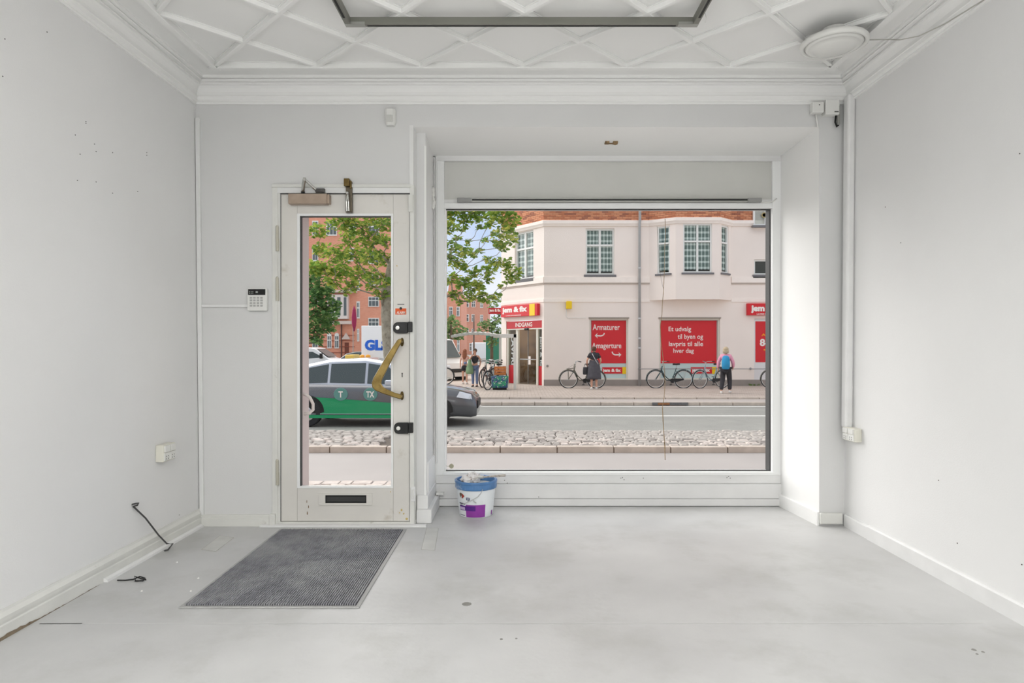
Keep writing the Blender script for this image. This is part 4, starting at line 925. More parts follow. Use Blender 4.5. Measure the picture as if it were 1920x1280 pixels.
# ------------------------------------------------------------------ posters and signs
red = mat('poster_red', (214, 34, 44), .5); redd = mat('poster_deep_red', (196, 24, 38), .5); lett = mat('letter_white', (246, 236, 230), .5)
yel = mat('poster_yellow', (246, 206, 20), .5); org_ = mat('letter_orange', (250, 160, 30), .5); lbl = mat('frosted_blue', (196, 214, 212), .4)
alw = mat('shop_frame', (222, 218, 206), .5)
def shopwin(rect, px0, px1, name, label, frame_cols):
    """shop window: frame part of the building, poster as its own thing"""
    u0, u1, z0, z1 = rect
    q = MB(); fw = .07
    for a in ((u0, u0+fw, z0, z1), (u1-fw, u1, z0, z1), (u0+fw, u1-fw, z0, z0+fw), (u0+fw, u1-fw, z1-fw, z1)): F.box(q, *a, -.16, -.06)
    f = q.build('shop_window', alw, B)
    q = MB(); F.box(q, u0+fw, u1-fw, z0+fw, z1-fw, -.16, -.15); q.build('backing', lbl, f)
    q = MB(); F.box(q, u0-.03, u1+.03, z1, z1+.05, -.02, .05); q.build('drip_edge', mat('drip_grey', (150, 140, 130), .7), f)
    return f
shopwin(WA, 0, 0, '', '', 0); shopwin(WB, 0, 0, '', '', 0); 
def poster(name, p0, p1, q0, q1, label, d=-.145, m=red, grp=None):
    o = empty(name, (F.u((p0+p1)/2), YF, F.z(0, q1)), label, 'poster' if name == 'poster' else 'sign')
    q = MB(); F.pbox(q, p0, p1, q0, q1, d, d+.01); q.build('sheet', m, o); return o
def ftext(par, s, p0, p1, q0, q1, d=-.135, m=lett, bold=.02, pl=F, name='lettering'):
    q = MB(); pm = (p0+p1)/2
    textmesh(q, s, lambda u, v, dd: pl.pt(u, v, d+dd), pl.u(p0), pl.u(p1), pl.z(pm, q1), pl.z(pm, q0), .003, bold); return q.build(name, m, par, fix=False)
pa = poster('poster', 1109.5, 1175.5, 600.5, 681, 'red poster reading Armaturer and Amagerture behind the woman in black')
ftext(pa, 'Armaturer', 1112, 1163, 607.5, 618.5, bold=.012); ftext(pa, 'Amagerture', 1110.5, 1166, 642.5, 656, bold=.012)
def arrow(par, pts, head, w=1.1):
    q = MB()
    for (a, b), (c, e) in zip(pts, pts[1:]):
        L = math.hypot(c-a, e-b); nx, ny = -(e-b)/L*w, (c-a)/L*w
        f = lambda x, y: F.pt(F.u(x), F.z(0, y), -.131)
        q.add([f(a+nx, b+ny), f(a-nx, b-ny), f(c-nx, e-ny), f(c+nx, e+ny)], [(0, 1, 2, 3)])
    q.add([f(*h) for h in head], [(0, 1, 2, 3)]); q.build('arrow', lett, par)
arrow(pa, [(1134, 624), (1132.5, 627.5), (1128, 629.5), (1119, 629)], [(1116, 629), (1121, 624), (1119.5, 629), (1121.5, 634)])
arrow(pa, [(1148.5, 659), (1150, 663), (1154, 665.2), (1163, 665)], [(1166, 665), (1161, 669.5), (1162.5, 665), (1160.5, 660)])
pj = poster('poster', 1130, 1168, 688.5, 700.5, 'narrow red strip reading jem & fix under the poster reading Armaturer'); ftext(pj, 'jem & fix', 1131, 1165, 691, 699, bold=.05)
q = MB(); F.pbox(q, 1168, 1175, 688, 701, -.145, -.134); q.build('yellow_block', yel, pj)
pb_ = poster('poster', 1239.5, 1345.5, 600.5, 681, 'large red poster with four lines of white text under the bay window')
for s, a, b, c, e in (('Et udvalg', 1255, 1297.5, 612, 623.5), ('til byen og', 1272, 1320, 626, 638), ('lavpris til alle', 1255.5, 1320, 640, 651.5), ('hver dag', 1264, 1302.5, 653, 664)): ftext(pb_, s, a, b, c, e, bold=.012)
pj = poster('poster', 1297, 1345, 688.5, 700.5, 'narrow red strip reading jem & fix behind the bicycle saddles'); ftext(pj, 'jem & fix', 1299, 1333, 690.5, 699, bold=.05)
q = MB(); F.pbox(q, 1337, 1345, 688, 701, -.145, -.134); q.build('yellow_block', yel, pj)
q = MB(); F.box(q, WC[0], WC[1]+1.5, WC[2], WC[3], -.16, -.10); q.build('shop_door', mat('door_pale', (232, 230, 230), .5), B)
pc = poster('poster', 1418, 1475, 602, 679, 'red opening hours poster cut off at the right window edge', d=-.10)
ftext(pc, 'Alle dage', 1429, 1470, 625, 631, d=-.085, m=org_, bold=.03); ftext(pc, '8-17', 1426, 1462, 635, 649, d=-.085, bold=.04); ftext(pc, 'alle ugens', 1433, 1470, 653, 658, d=-.085, m=org_, bold=.03)
def lightsign(pl, p0, p1, q0, q1, label, ysplit, t, sub, d0=.0, d1=.16):
    pm = (p0+p1)/2
    o = empty('shop_sign', pl.pt(pl.u(pm), pl.z(pm, q1), 0), label, 'sign')
    q = MB(); pl.pbox(q, p0, p1, q0, q1, d0, d1); q.build('box', red, o, bevel=.008)
    ftext(o, 'jem & fix', *t, d=d1+.004, bold=.06, pl=pl); ftext(o, 'LAVPRIS BYGGEMARKED', *sub, d=d1+.004, bold=.02, pl=pl)
    if ysplit: q = MB(); pl.pbox(q, ysplit[0], ysplit[1], q0, q1, d1-.005, d1+.006); q.build('yellow_block', yel, o)
    return o
q_ = zc
lightsign(F, 1399, 1475, 569, 591, 'red shop sign reading jem & fix at the right window edge', None, (1405, 1468, 572, 587.5), (1416, 1460, 587.6, 590.5))
# sign over the entrance lies in the chamfer plane; straight top and bottom edges
def chsign(z0, z1, u0, u1, name, label, m_, d0, d1):
    o = empty(name, CH.pt((u0+u1)/2, z0, 0), label, 'sign'); q = MB(); CH.box(q, u0, u1, z0, z1, d0, d1); q.build('box', m_, o, bevel=.008); return o
def chtext(o, s, u0, u1, z0, z1, d, m=lett, bold=.05): q = MB(); textmesh(q, s, lambda u, v, dd: CH.pt(u, v, d+dd), u0, u1, z0, z1, .003, bold); q.build('lettering', m, o, fix=False)
sz0, sz1 = zc(944.5, 595), zc(1012, 569)
o = chsign(sz0, sz1, cu(944.5), cu(1012.5), 'shop_sign', 'large red sign reading jem & fix above the shop entrance', red, 0, .16)
ua, ub = cu(944.5), cu(1012.5); W_ = ub-ua
chtext(o, 'jem & fix', ua+W_*.04, ua+W_*.74, sz0+(sz1-sz0)*.24, sz0+(sz1-sz0)*.88, .163, bold=.06)
chtext(o, 'LAVPRIS BYGGEMARKED', ua+W_*.15, ua+W_*.58, sz0+(sz1-sz0)*.06, sz0+(sz1-sz0)*.15, .163, bold=.02)
q = MB(); CH.box(q, ua+W_*.80, ua+W_*.94, sz0, sz1, .155, .166); q.build('yellow_block', yel, o)
iz0, iz1 = zc(950, 616.5), zc(1016, 600)
o = chsign(iz0, iz1, cu(949.5), cu(1015.5), 'entrance_sign', 'red sign reading INDGANG right above the entrance door', redd, -.08, -.02)
ua, ub = cu(949.5), cu(1015.5); W_ = ub-ua
chtext(o, 'INDGANG', ua+W_*.26, ua+W_*.74, iz0+(iz1-iz0)*.22, iz0+(iz1-iz0)*.80, -.018, bold=.02)
q = MB(); CH.box(q, ua, ub, iz0-.05, iz0, -.06, -.01); q.build('rim', alw, o)
# projecting sign on the side street
o = empty('projecting_sign', P(930, 588, 29.2), 'small dark red sign reading jem & fix sticking out left of the entrance', 'sign')
SP = Plane(P(916, 0, 29.2).x, 29.2, 1, 0); q = MB(); SP.pbox(q, 916, 939.5, 577, 588.5, 0, .1); q.build('box', mat('sign_shade_red', (186, 36, 44), .5), o, bevel=.01)
ftext(o, 'jem & fix', 917.5, 939, 579, 586, d=.102, pl=SP, bold=.05)
# entrance
en = empty('shop_entrance', CH.pt(LCH/2, G, -.1), 'glazed shop entrance with white posts and red base panels under the sign', 'entrance')
ez = zc(982, 616)
egl = glass('entrance_glass', (.80, .78, .74), .05)
for a, b, nm in ((949, 951.5, 'post'), (966, 969.5, 'post'), (1004, 1007, 'post'), (1015, 1017, 'post')):
    q = MB(); CH.box(q, cu(a), cu(b), G, iz0-.02, -.16, -.04); q.build(nm, alw, en)
for a, b in ((951.5, 966), (1007, 1015)):
    q = MB(); CH.box(q, cu(a), cu(b), G+.8, iz0-.02, -.12, -.10); q.build('side_pane', glass('side_glass_%d' % a, (.55, .58, .54), .05), en)
    q = MB(); CH.box(q, cu(a), cu(b), G, G+.8, -.12, -.09); q.build('base_panel', redd, en)
    ww = cu(b)-cu(a); q = MB()
    um = (cu(a)+cu(b))/2
    if a > 1000: textmesh(q, 'jem & fix', lambda u, v, dd: CH.pt(um+v, iz0-.35-u, -.095+dd), 0, 1.35, -ww*.28, ww*.28, .003, .03)
    else: textmesh(q, 'LAVPRIS', lambda u, v, dd: CH.pt(um+v, iz0-.3-u, -.095+dd), 0, 1.5, -ww*.22, ww*.22, .003, .03)
    q.build('lettering', mat('letter_grey', (196, 200, 198), .5), en, fix=False)
q = MB(); CH.box(q, cu(969.5), cu(1004), G+.02, iz0-.02, -.13, -.12); q.build('door_pane', egl, en)
q = MB(); CH.box(q, cu(985.5), cu(987), G+.02, iz0-.02, -.135, -.11); q.build('door_edge', mat('edge_grey', (110, 104, 96), .5), en)
q = MB(); CH.box(q, cu(969.5), cu(1004), G+1.05, G+1.09, -.12, -.10); q.build('push_bar', chrome, en)
q = MB(); q.tube([CH.pt(cu(985), iz0-.04, .02), CH.pt(cu(991), iz0-.04, .02)], .05, 8); q.build('door_sensor', dark, en)
# what stands inside the entrance
ix = mat('shop_inside', (158, 136, 108), .9, noise=.5, nscale=2.5, dirt=(96, 80, 64), dscale=5)
light('POINT', 'entrance_fill_light', CH.pt(LCH/2, 1.6, -1.2), (0, 0, 0), 40, (1, .9, .78), shadow_soft_size=.15);  # added fill light, brightens the shop interior behind the glass
q = MB(); CH.box(q, cu(945), LCH-.02, G, ez+.3, -2.2, -2.1); CH.box(q, cu(943), cu(944), G, ez+.3, -2.2, -.2); q.build('interior_wall', ix, en)
q = MB(); CH.box(q, cu(944), LCH, G-.1, G+.001, -2.2, -.0); q.build('interior_floor', mat('shop_floor', (150, 140, 130), .5), en)
q = MB(); CH.box(q, cu(970), cu(982), G, G+.75, -1.3, -1.0); q.build('display_box', mat('crate_green', (110, 130, 80), .7), en, bevel=.02)
q = MB(); CH.box(q, cu(983), cu(1000), G, G+.7, -1.5, -1.0); q.build('display_box', mat('crate_grey', (84, 96, 96), .7), en, bevel=.02)
q = MB(); CH.box(q, cu(986), cu(991), G+.85, G+1.2, -.115, -.11); q.build('notice', lett, en)
q = MB(); q.lathe([(.16, 0), (.2, .4), (.16, .9), (.21, 1.25), (.1, 1.4), (.12, 1.6), (.05, 1.72)], CH.pt(cu(996), G, -.7), 'z', 14, sx=1, sy=.6); q.build('hanging_coats', mat('coats', (84, 76, 70), .9, noise=.4, nscale=8), en, smooth=True)
q = MB(); CH.box(q, 0, LCH, G-.3, G+.002, 0, .3); q.build('entrance_step', pavem, B)

# ------------------------------------------------------------------ far brick buildings
bA = brickmat('far_brick_orange', (232, 160, 132), (222, 146, 118), (226, 176, 154)); bB = brickmat('far_brick_pink', (218, 158, 136), (208, 146, 124), (212, 172, 154))
YBA = 85.0; FA = Plane(0, YBA, 1, 0)
A = empty('building', (-15, YBA, GR), 'orange brick apartment building seen through the door glass behind the trees', 'building')
q = MB(); q.box(-32, P(790, 0, YBA).x, YBA, YBA+10, GR, 20); q.build('wall', bA, A)
q = MB(); q.box(P(790, 0, YBA).x, P(864, 0, YBA).x, YBA, YBA+10, GR, FA.z(0, 548)); q.prism([(FA.u(840), FA.z(0, 548)), (FA.u(864), FA.z(0, 548)), (FA.u(864), FA.z(0, 530)), (FA.u(853), FA.z(0, 512)), (FA.u(842), FA.z(0, 530))], lambda u, v, d: FA.pt(u, v, -d), 0, 3); q.build('wall', bA, A)
pw = mat('far_pane', (96, 104, 106), .25)
def farwin(pl, p0, p1, q0, q1, par, arch=False):
    q = MB(); pl.pbox(q, p0, p1, q0, q1, 0, .15)
    if arch: 
        u0, u1 = pl.u(p0), pl.u(p1); z = pl.z(0, q0); q.prism([(u1, z)]+[(((u0+u1)/2+(u1-u0)/2*math.cos(math.pi*k/8)), z+(u1-u0)/2*math.sin(math.pi*k/8)) for k in range(1, 8)]+[(u0, z)], lambda u, v, d: pl.pt(u, v, d), 0, .15)
    f = q.build('window', wfm, par); cols = 2 if p1-p0 < 17 else 3; cw = (p1-p0-1.2)/cols; h = q1-q0
    for i in range(cols):
        for a, b in ((q0+h*.08, q0+h*.34), (q0+h*.42, q1-h*.08)):
            q = MB(); pl.pbox(q, p0+.8+cw*i+.3, p0+.8+cw*(i+1)-.7, a, b, .16, .17); q.build('pane', pw, f)
    return f
for p0, p1, q0, q1, ar in ((586, 597, 632, 652, 0), (614, 622, 628, 653, 1), (628, 636, 628, 653, 1), (691, 711, 556, 575, 0), (691, 711, 596, 616, 0), (669, 675, 565, 597, 0), (669, 675, 525, 545, 0), (586, 597, 414, 442, 0), (612, 632, 414, 442, 0), (655, 668, 414, 442, 0), (691, 711, 414, 442, 0), (586, 597, 460, 490, 0), (650, 664, 465, 490, 0), (691, 711, 470, 495, 0), (691, 711, 515, 535, 0), (586, 597, 545, 570, 0), (842, 849, 575, 593, 0), (856, 862, 575, 593, 0), (842, 849, 610, 628, 0), (836, 841, 635, 660, 0), (845, 850, 635, 660, 0), (857, 862, 635, 660, 0), (670, 674, 616, 640, 0)):
    farwin(FA, p0, p1, q0, q1, A, ar)
# oriel, balcony ledge, doorway with pediment
q = MB(); FA.pbox(q, 617, 655, 553, 598, 0, .9); ow = q.build('oriel', mat('oriel_white', (226, 216, 210), .7), A)
for a, b in ((622, 630), (636, 642), (648, 653)):
    q = MB(); FA.pbox(q, a, b, 558, 592, .9, .93); q.build('pane', pw, ow)
q = MB(); FA.pbox(q, 612, 662, 602, 608, 0, 1.1); q.build('ledge', mat('stone_pale', (216, 200, 190), .8), A)
q = MB(); FA.pbox(q, 615, 670, 545, 549, 0, 1.1); q.build('ledge', MATS['stone_pale'], A)
q = MB(); FA.pbox(q, 643, 657, 633, 636, 0, .5); q.prism([(FA.u(644), FA.z(0, 633)), (FA.u(656), FA.z(0, 633)), (FA.u(650), FA.z(0, 624))], lambda u, v, d: FA.pt(u, v, d), 0, .4); q.build('pediment', MATS['stone_pale'], A)
q = MB(); FA.pbox(q, 646.5, 654, 642, 671, 0, .1); q.build('doorway', mat('doorway_brown', (120, 66, 50), .7), A)
for py in (628, 638, 649, 660):
    q = MB(); FA.pbox(q, 578, 665, py, py+.8, 0, .12); q.build('brick_course', mat('course_dark', (160, 84, 66), .9), A)
q = MB(); q.tube([FA.pt(FA.u(641), GR, .2), FA.pt(FA.u(641), FA.z(0, 606), .2)], .09, 6); q.build('downpipe', mat('pipe_brown', (96, 70, 62), .6), A)
# gable of A and building B
YBB = 130.0; FB = Plane(0, YBB, 1, 0)
Bb = empty('building', (-8, YBB, GR), 'distant pink brick apartment building visible left of the corner shop', 'building')
q = MB(); q.box(FB.u(862), FB.u(915), YBB, YBB+10, GR, FB.z(0, 560)); q.build('wall', bB, Bb)
q = MB(); q.loft([[(FB.u(862), YBB-.3, FB.z(0, 560)), (FB.u(862), YBB+5, FB.z(0, 548)), (FB.u(862), YBB+10, FB.z(0, 560))], [(FB.u(916), YBB-.3, FB.z(0, 560)), (FB.u(916), YBB+5, FB.z(0, 548)), (FB.u(916), YBB+10, FB.z(0, 560))]]); q.build('roof', mat('roof_slate', (176, 170, 166), .8), Bb)
for p0, p1, q0, q1 in ((870, 879.5, 564, 576), (884, 891.5, 564, 576), (870, 879.5, 589, 603), (884, 890, 589, 603), (870, 879.5, 616, 626), (884, 890, 616, 626), (880, 887, 643, 658), (900, 906, 566, 577), (900, 906, 590, 603)):
    farwin(FB, p0, p1, q0, q1, Bb)
q = MB(); q.box(P(911, 0, 60).x, P(950, 0, 60).x, 60, 60.3, GR, P(0, 628, 60).z); tag(q.build('hoarding', mat('hoarding_teal', (60, 140, 116), .6, noise=.2, nscale=.6)), 'teal green hoarding beyond the side street trees', 'hoarding')
# flag pole with dark red flag
fpn = empty('flag', P(664, 648, 60), 'dark red furled flag hanging in front of the orange brick building', 'flag')
q = MB(); c = P(664, 580, 60); q.tube([Vector((P(662, 0, 60).x, 60, GR)), P(662, 578, 60)], .04, 6); q.build('pole', greypl, fpn)
q = MB(); q.lathe([(.02, 1.1), (.16, .7), (.24, 0), (.2, -.7), (.06, -1.3)], P(664, 595, 60), 'z', 10, sy=.4); q.build('cloth', mat('flag_red', (150, 40, 80), .8), fpn, smooth=True)
# lamp post
q = MB(); q.tube([Vector((P(888.5, 0, 50).x, 50, GR)), P(888.5, 590, 50)], [.09, .05], 8); tag(q.build('lamp_post', mat('post_grey', (96, 84, 78), .5)), 'slim dark post standing far down the side street', 'post')
# distant grey parked shapes along the side street
# ------------------------------------------------------------------ trees
def leafmat(name, c1, c2, c3):
    m = bpy.data.materials.new(name); m.use_nodes = True; MATS[name] = m; n, l = m.node_tree.nodes, m.node_tree.links; n.remove(n['Principled BSDF'])
    g = n.new('ShaderNodeNewGeometry'); r = n.new('ShaderNodeValToRGB'); r.color_ramp.elements[0].color = lin(c1)+(1,); r.color_ramp.elements[1].color = lin(c3)+(1,)
    e = r.color_ramp.elements.new(.55); e.color = lin(c2)+(1,); l.new(g.outputs['Random Per Island'], r.inputs[0])
    d = n.new('ShaderNodeBsdfDiffuse'); t = n.new('ShaderNodeBsdfTranslucent'); x = n.new('ShaderNodeMixShader'); x.inputs[0].default_value = .4
    l.new(r.outputs[0], d.inputs[0]); l.new(r.outputs[0], t.inputs[0]); l.new(d.outputs[0], x.inputs[1]); l.new(t.outputs[0], x.inputs[2]); l.new(x.outputs[0], n['Material Output'].inputs[0]); return m
leafA = leafmat('maple_leaf', (104, 142, 66), (150, 178, 84), (214, 210, 108)); leafB = leafmat('dark_leaf', (78, 118, 72), (112, 150, 92), (152, 178, 110)); leafC = leafmat('far_leaf', (88, 124, 80), (120, 148, 96), (160, 172, 120))
bark = mat('bark', (160, 152, 136), .9, noise=.25, nscale=6, dirt=(116, 106, 90), dscale=9, dpos=(.5, .7)); barkd = mat('bark_dark', (98, 84, 68), .9, noise=.2, nscale=6)
LEAF = [(0, 0), (.35, .12), (.55, .42), (.3, .5), (.32, .85), (0, 1.0), (-.32, .85), (-.3, .5), (-.55, .42), (-.35, .12)]
def leaves(q, c, r, n, s, flat=.75):
    for _ in range(n):
        while True:
            v = Vector((R.uniform(-1, 1), R.uniform(-1, 1), R.uniform(-1, 1)))
            if v.length < 1: break
        p = c+Vector((v.x*r, v.y*r*1.1, v.z*r*flat)); nz = Vector((R.gauss(0, .6), R.gauss(-.2, .6), 1)).normalized(); t = Vector((R.uniform(-1, 1), R.uniform(-1, 1), -.35)); a = (t-nz*t.dot(nz)).normalized(); b = nz.cross(a); z = s*R.uniform(.6, 1.2)
        q.add([p+a*(y*z)+b*(x*z) for x, y in LEAF], [tuple(range(len(LEAF)))])
def tree(name, label, trunk, clusters, lm, s, dens, bk, group=None, spread=.45):
    """trunk: list of (point, radius); clusters: list of (centre, radius)"""
    o = empty(name, trunk[0][0], label, 'tree', group); q = MB(); q.tube([p for p, _ in trunk], [r for _, r in trunk], 12); q.build('trunk', bk, o, smooth=True)
    lv = MB(); top = trunk[-1][0]
    tr = [p for p, _ in trunk[len(trunk)//3:]]; nodes = [(p, .07) for p in tr]
    for c, r in sorted(clusters, key=lambda cr_: min((cr_[0]-p).length for p in tr)):
        best, br0 = min(nodes, key=lambda a: (c-a[0]).length+1.6*max(0, a[0].z-c.z+.25*(c-a[0]).xy.length)); L_ = (c-best).length
        m1 = best.lerp(c, .35)+Vector((R.uniform(-.1, .1), R.uniform(-.1, .1), -.05*L_)); m2 = best.lerp(c, .7)+Vector((R.uniform(-.1, .1), 0, -.03*L_))
        q = MB(); r0 = max(.012, br0*.62); q.tube([best, m1, m2, c], [r0, r0*.85, r0*.75, r0*.6], 6); nodes.append((c, r0))
        for _ in range(5):
            e = c+Vector((R.uniform(-1, 1)*r, R.uniform(-1, 1)*r, R.uniform(-.6, .6)*r)); st = m2.lerp(c, R.random()*.8); q.tube([st, st.lerp(e, .5)+Vector((0, 0, .05)), e], [r0*.35, r0*.25, .004], 5)
        q.build('branch', bk, o); leaves(lv, c, r, int(dens*r*r), s)
    lv.build('foliage', lm, o, kind='stuff', fix=False); return o
Zt = 21.0
T = [(857, 396, 26), (885, 400, 26), (912, 396, 26), (938, 398, 24), (955, 412, 20), (845, 425, 15), (868, 424, 13), (948, 436, 18), (960, 452, 13), (846, 462, 16), (868, 470, 15), (940, 462, 14), (886, 474, 10), (858, 492, 18), (930, 490, 14), (950, 493, 15), (966, 508, 13), (915, 506, 13), (888, 512, 15), (955, 524, 12), (972, 520, 8), (846, 520, 16), (868, 530, 16), (892, 534, 14), (914, 522, 10), (880, 552, 15), (905, 556, 15), (924, 560, 11), (850, 552, 12), (935, 550, 6), (940, 536, 6), (838, 400, 14), (900, 424, 9), (918, 420, 9), (930, 438, 8), (855, 445, 8), (880, 452, 7), (912, 450, 7), (928, 452, 8), (898, 470, 7), (912, 486, 8), (872, 500, 9), (840, 480, 10), (948, 508, 10), (900, 536, 10), (862, 566, 8),
     (596, 432, 20), (640, 415, 24), (668, 420, 24), (700, 408, 22), (725, 418, 20), (655, 446, 22), (690, 446, 22), (722, 450, 20), (604, 468, 20), (632, 474, 22), (664, 478, 24), (695, 480, 22), (725, 486, 18), (606, 505, 20), (638, 508, 22), (668, 512, 22), (700, 516, 20), (625, 530, 15), (660, 536, 14), (700, 538, 13), (722, 528, 12), (716, 552, 13), (648, 548, 8), (590, 500, 18),
     (765, 410, 30), (800, 405, 30), (775, 450, 28), (810, 450, 26), (800, 490, 26), (775, 500, 20), (815, 530, 22), (690, 380, 30), (740, 360, 34), (800, 350, 34), (860, 360, 30), (920, 365, 26), (640, 375, 28)]
tk = [(P(743, 748, Zt), .30), (P(736, 700, Zt), .24), (P(730, 640, Zt), .24), (P(727, 590, Zt), .22), (P(728, 545, Zt), .21), (P(735, 500, Zt), .17), (P(750, 455, Zt), .13), (P(765, 410, Zt), .09), (P(775, 360, Zt), .05)]
tk[0] = (Vector((tk[0][0].x, Zt, GR)), .32)
tree('maple_tree', 'large maple with pale trunk and spreading crown across the road', tk, [(P(x, y, Zt+R.uniform(-1.3, 1.3)), r*Zt/FPX*1.05) for x, y, r in T], leafA, .13, 1150, bark)
Z2 = 25.0
tk2 = [(Vector((P(560, 0, Z2).x, Z2, GR)), .25), (P(562, 640, Z2), .2), (P(566, 590, Z2), .16), (P(575, 540, Z2), .1)]
tree('street_tree', 'dense dark green tree at the left edge of the door glass', tk2, [(P(x, y, Z2+R.uniform(-.8, .8)), r*Z2/FPX*1.1) for x, y, r in ((590, 520, 20), (605, 545, 20), (595, 560, 22), (618, 572, 18), (590, 585, 22), (612, 592, 20), (622, 602, 12), (592, 610, 20), (610, 615, 14), (590, 630, 14), (598, 640, 8), (585, 545, 20))], leafB, .15, 900, barkd)
for lab, bx_, Z, cl in (('small green street tree at the left edge of the display window', 846, 48, ((842, 600, 13), (855, 608, 12), (845, 625, 15), (860, 630, 10), (866, 618, 9), (838, 615, 12))),
                        ('tall green street tree behind the small projecting sign', 922, 58, ((925, 575, 9), (932, 600, 13), (918, 610, 14), (930, 620, 12), (908, 608, 9), (940, 585, 10), (900, 620, 8), (922, 640, 12), (936, 560, 8)))):
    tree('street_tree', lab, [(Vector((P(bx_, 0, Z).x, Z, GR)), .16), (P(bx_, 650, Z), .13), (P(bx_, 630, Z), .1), (P(bx_, 605, Z), .06)], [(P(x, y, Z+R.uniform(-1, 1)), r*Z/FPX*1.1) for x, y, r in cl], leafC, .28, 190, barkd, spread=1)

# ------------------------------------------------------------------ bicycles
tyre = mat('tyre', (40, 40, 42), .7); rimm = mat('rim_steel', (214, 212, 208), .35, metal=.3); steel = mat('spoke_steel', (180, 180, 178), .4, metal=.4); saddlem = mat('saddle_black', (34, 34, 36), .5)
WR = .345
def bicycle(label, fm, x, y, yaw, front_rack=False, rear_rack=True, lean=0, steer=0, group=None, z=G):
    o = empty('bicycle', (0, 0, 0), label, 'bicycle', group)
    def wheel(cx, par):
        q = MB(); n = 28; q.tube([(cx+WR*math.cos(2*math.pi*k/n), 0, WR+WR*math.sin(2*math.pi*k/n)) for k in range(n)], .020, 6, closed=True); wv = q.build('wheel', tyre, par, smooth=True)
        q = MB(); q.tube([(cx+(WR-.026)*math.cos(2*math.pi*k/n), 0, WR+(WR-.026)*math.sin(2*math.pi*k/n)) for k in range(n)], .013, 6, closed=True); q.build('rim', rimm, wv, smooth=True)
        q = MB()
        for k in range(20):
            a = 2*math.pi*k/20; s = .03*(1 if k % 2 else -1); q.tube([(cx, s, WR), (cx+(WR-.03)*math.cos(a), 0, WR+(WR-.03)*math.sin(a))], .0022, 3)
        q.tube([(cx, -.04, WR), (cx, .04, WR)], .022, 8); q.build('spokes', steel, wv, kind='stuff')
        q = MB(); q.tube([(cx+(WR+.035)*math.cos(a), 0, WR+(WR+.035)*math.sin(a)) for a in [math.radians(-5+10*k) if cx > .5 else math.radians(15+11*k) for k in range(17)]], .013, 5); q.build('mudguard', fm, wv)
    wheel(0, o); wheel(1.08, o)
    q = MB()
    bb_ = (.64, 0, .29); hs0, hs1 = (.17, 0, .62), (.23, 0, .84); st = (.80, 0, .78)
    hs0, hs1 = (.20, 0, .66), (.255, 0, .86)
    q.tube([hs0, hs1], .022, 8)
    q.tube([(.22, 0, .72), (.34, 0, .50), (.48, 0, .36), bb_], .018, 8); q.tube([(.205, 0, .66), (.30, 0, .44), (.44, 0, .30), bb_], .018, 8)
    q.tube([bb_, (.72, 0, .55), st], .017, 8)
    for s in (-1, 1):
        q.tube([bb_, (1.08, s*.05, WR)], .010, 6); q.tube([(.775, 0, .68), (1.08, s*.05, WR)], .009, 6)
    q.build('frame', fm, o, smooth=True)
    q = MB()
    for s in (-1, 1): q.tube([(.20, s*.03, .66), (.10, s*.045, .50), (0, s*.05, WR)], .012, 6)
    q.build('fork', fm, o, smooth=True)
    q = MB(); q.tube([(.255, 0, .86), (.285, 0, 1.0)], .013, 8)
    q.tube([(.45, -.28, 1.03), (.34, -.26, 1.05), (.27, -.12, 1.04), (.28, 0, 1.0), (.27, .12, 1.04), (.34, .26, 1.05), (.45, .28, 1.03)], .012, 8); hb = q.build('handlebar', steel, o, smooth=True)
    for s in (-1, 1):
        q = MB(); q.tube([(.36, s*.265, 1.048), (.47, s*.285, 1.028)], .018, 8); q.build('grip', saddlem, hb)
    q = MB(); q.loft([[(x_, w_*math.cos(t), .93+h_+.035*math.sin(t)) for t in [2*math.pi*k/10 for k in range(10)]] for x_, w_, h_ in ((.66, .018, 0), (.70, .03, .004), (.78, .07, 0), (.86, .105, .005), (.915, .10, .01), (.93, .06, .01))]); sd = q.build('saddle', saddlem, o, smooth=True)
    q = MB(); q.tube([(.80, 0, .78), (.82, 0, .92)], .012, 8); q.build('seat_post', steel, sd)
    q = MB(); q.tube([(.64, -.05, .29), (.64, .05, .29)], .02, 8); q.tube([(.64, -.07, .29), (.56, -.07, .15)], .009, 6); q.tube([(.64, .07, .29), (.72, .07, .43)], .009, 6); q.box(.52, .61, -.14, -.07, .13, .155); q.box(.67, .77, .07, .14, .42, .445); q.build('crank', saddlem, o)
    q = MB(); q.prism([(.56, .36), (.64, .38), (1.06, .375), (1.10, .345), (1.06, .315), (.64, .20), (.56, .23)], lambda u, v, d: Vector((u, d, v)), -.055, -.04); q.build('chain_case', saddlem, o)
    if rear_rack:
        q = MB()
        for s in (-1, 1): q.tube([(.80, s*.05, .76), (1.30, s*.05, .77), (1.33, s*.04, .76)], .007, 5); q.tube([(1.2, s*.05, .765), (1.08, s*.06, WR)], .006, 5)
        for k in range(5): q.tube([(.86+k*.1, -.05, .765), (.86+k*.1, .05, .765)], .005, 5)
        q.build('rear_rack', steel, o)
    if front_rack:
        q = MB()
        for s in (-1, 1): q.tube([(.24, s*.12, .95), (.20, s*.14, .78), (-.08, s*.14, .745)], .010, 6); q.tube([(-.02, s*.1, .74), (0, s*.06, WR)], .009, 6)
        for k in range(6): q.tube([(-.08+k*.055, -.14, .748), (-.08+k*.055, .14, .748)], .007, 5)
        q.tube([(-.08, -.14, .75), (.18, -.14, .92)], .004, 4); q.build('front_rack', fm, o)
    q = MB(); q.tube([(.70, -.06, .26), (.80, -.12, .04), (.86, -.13, .02)], .008, 6); q.build('kickstand', steel, o)
    o.location = (x, y, z); o.rotation_euler = (math.radians(lean), 0, math.radians(yaw)); return o
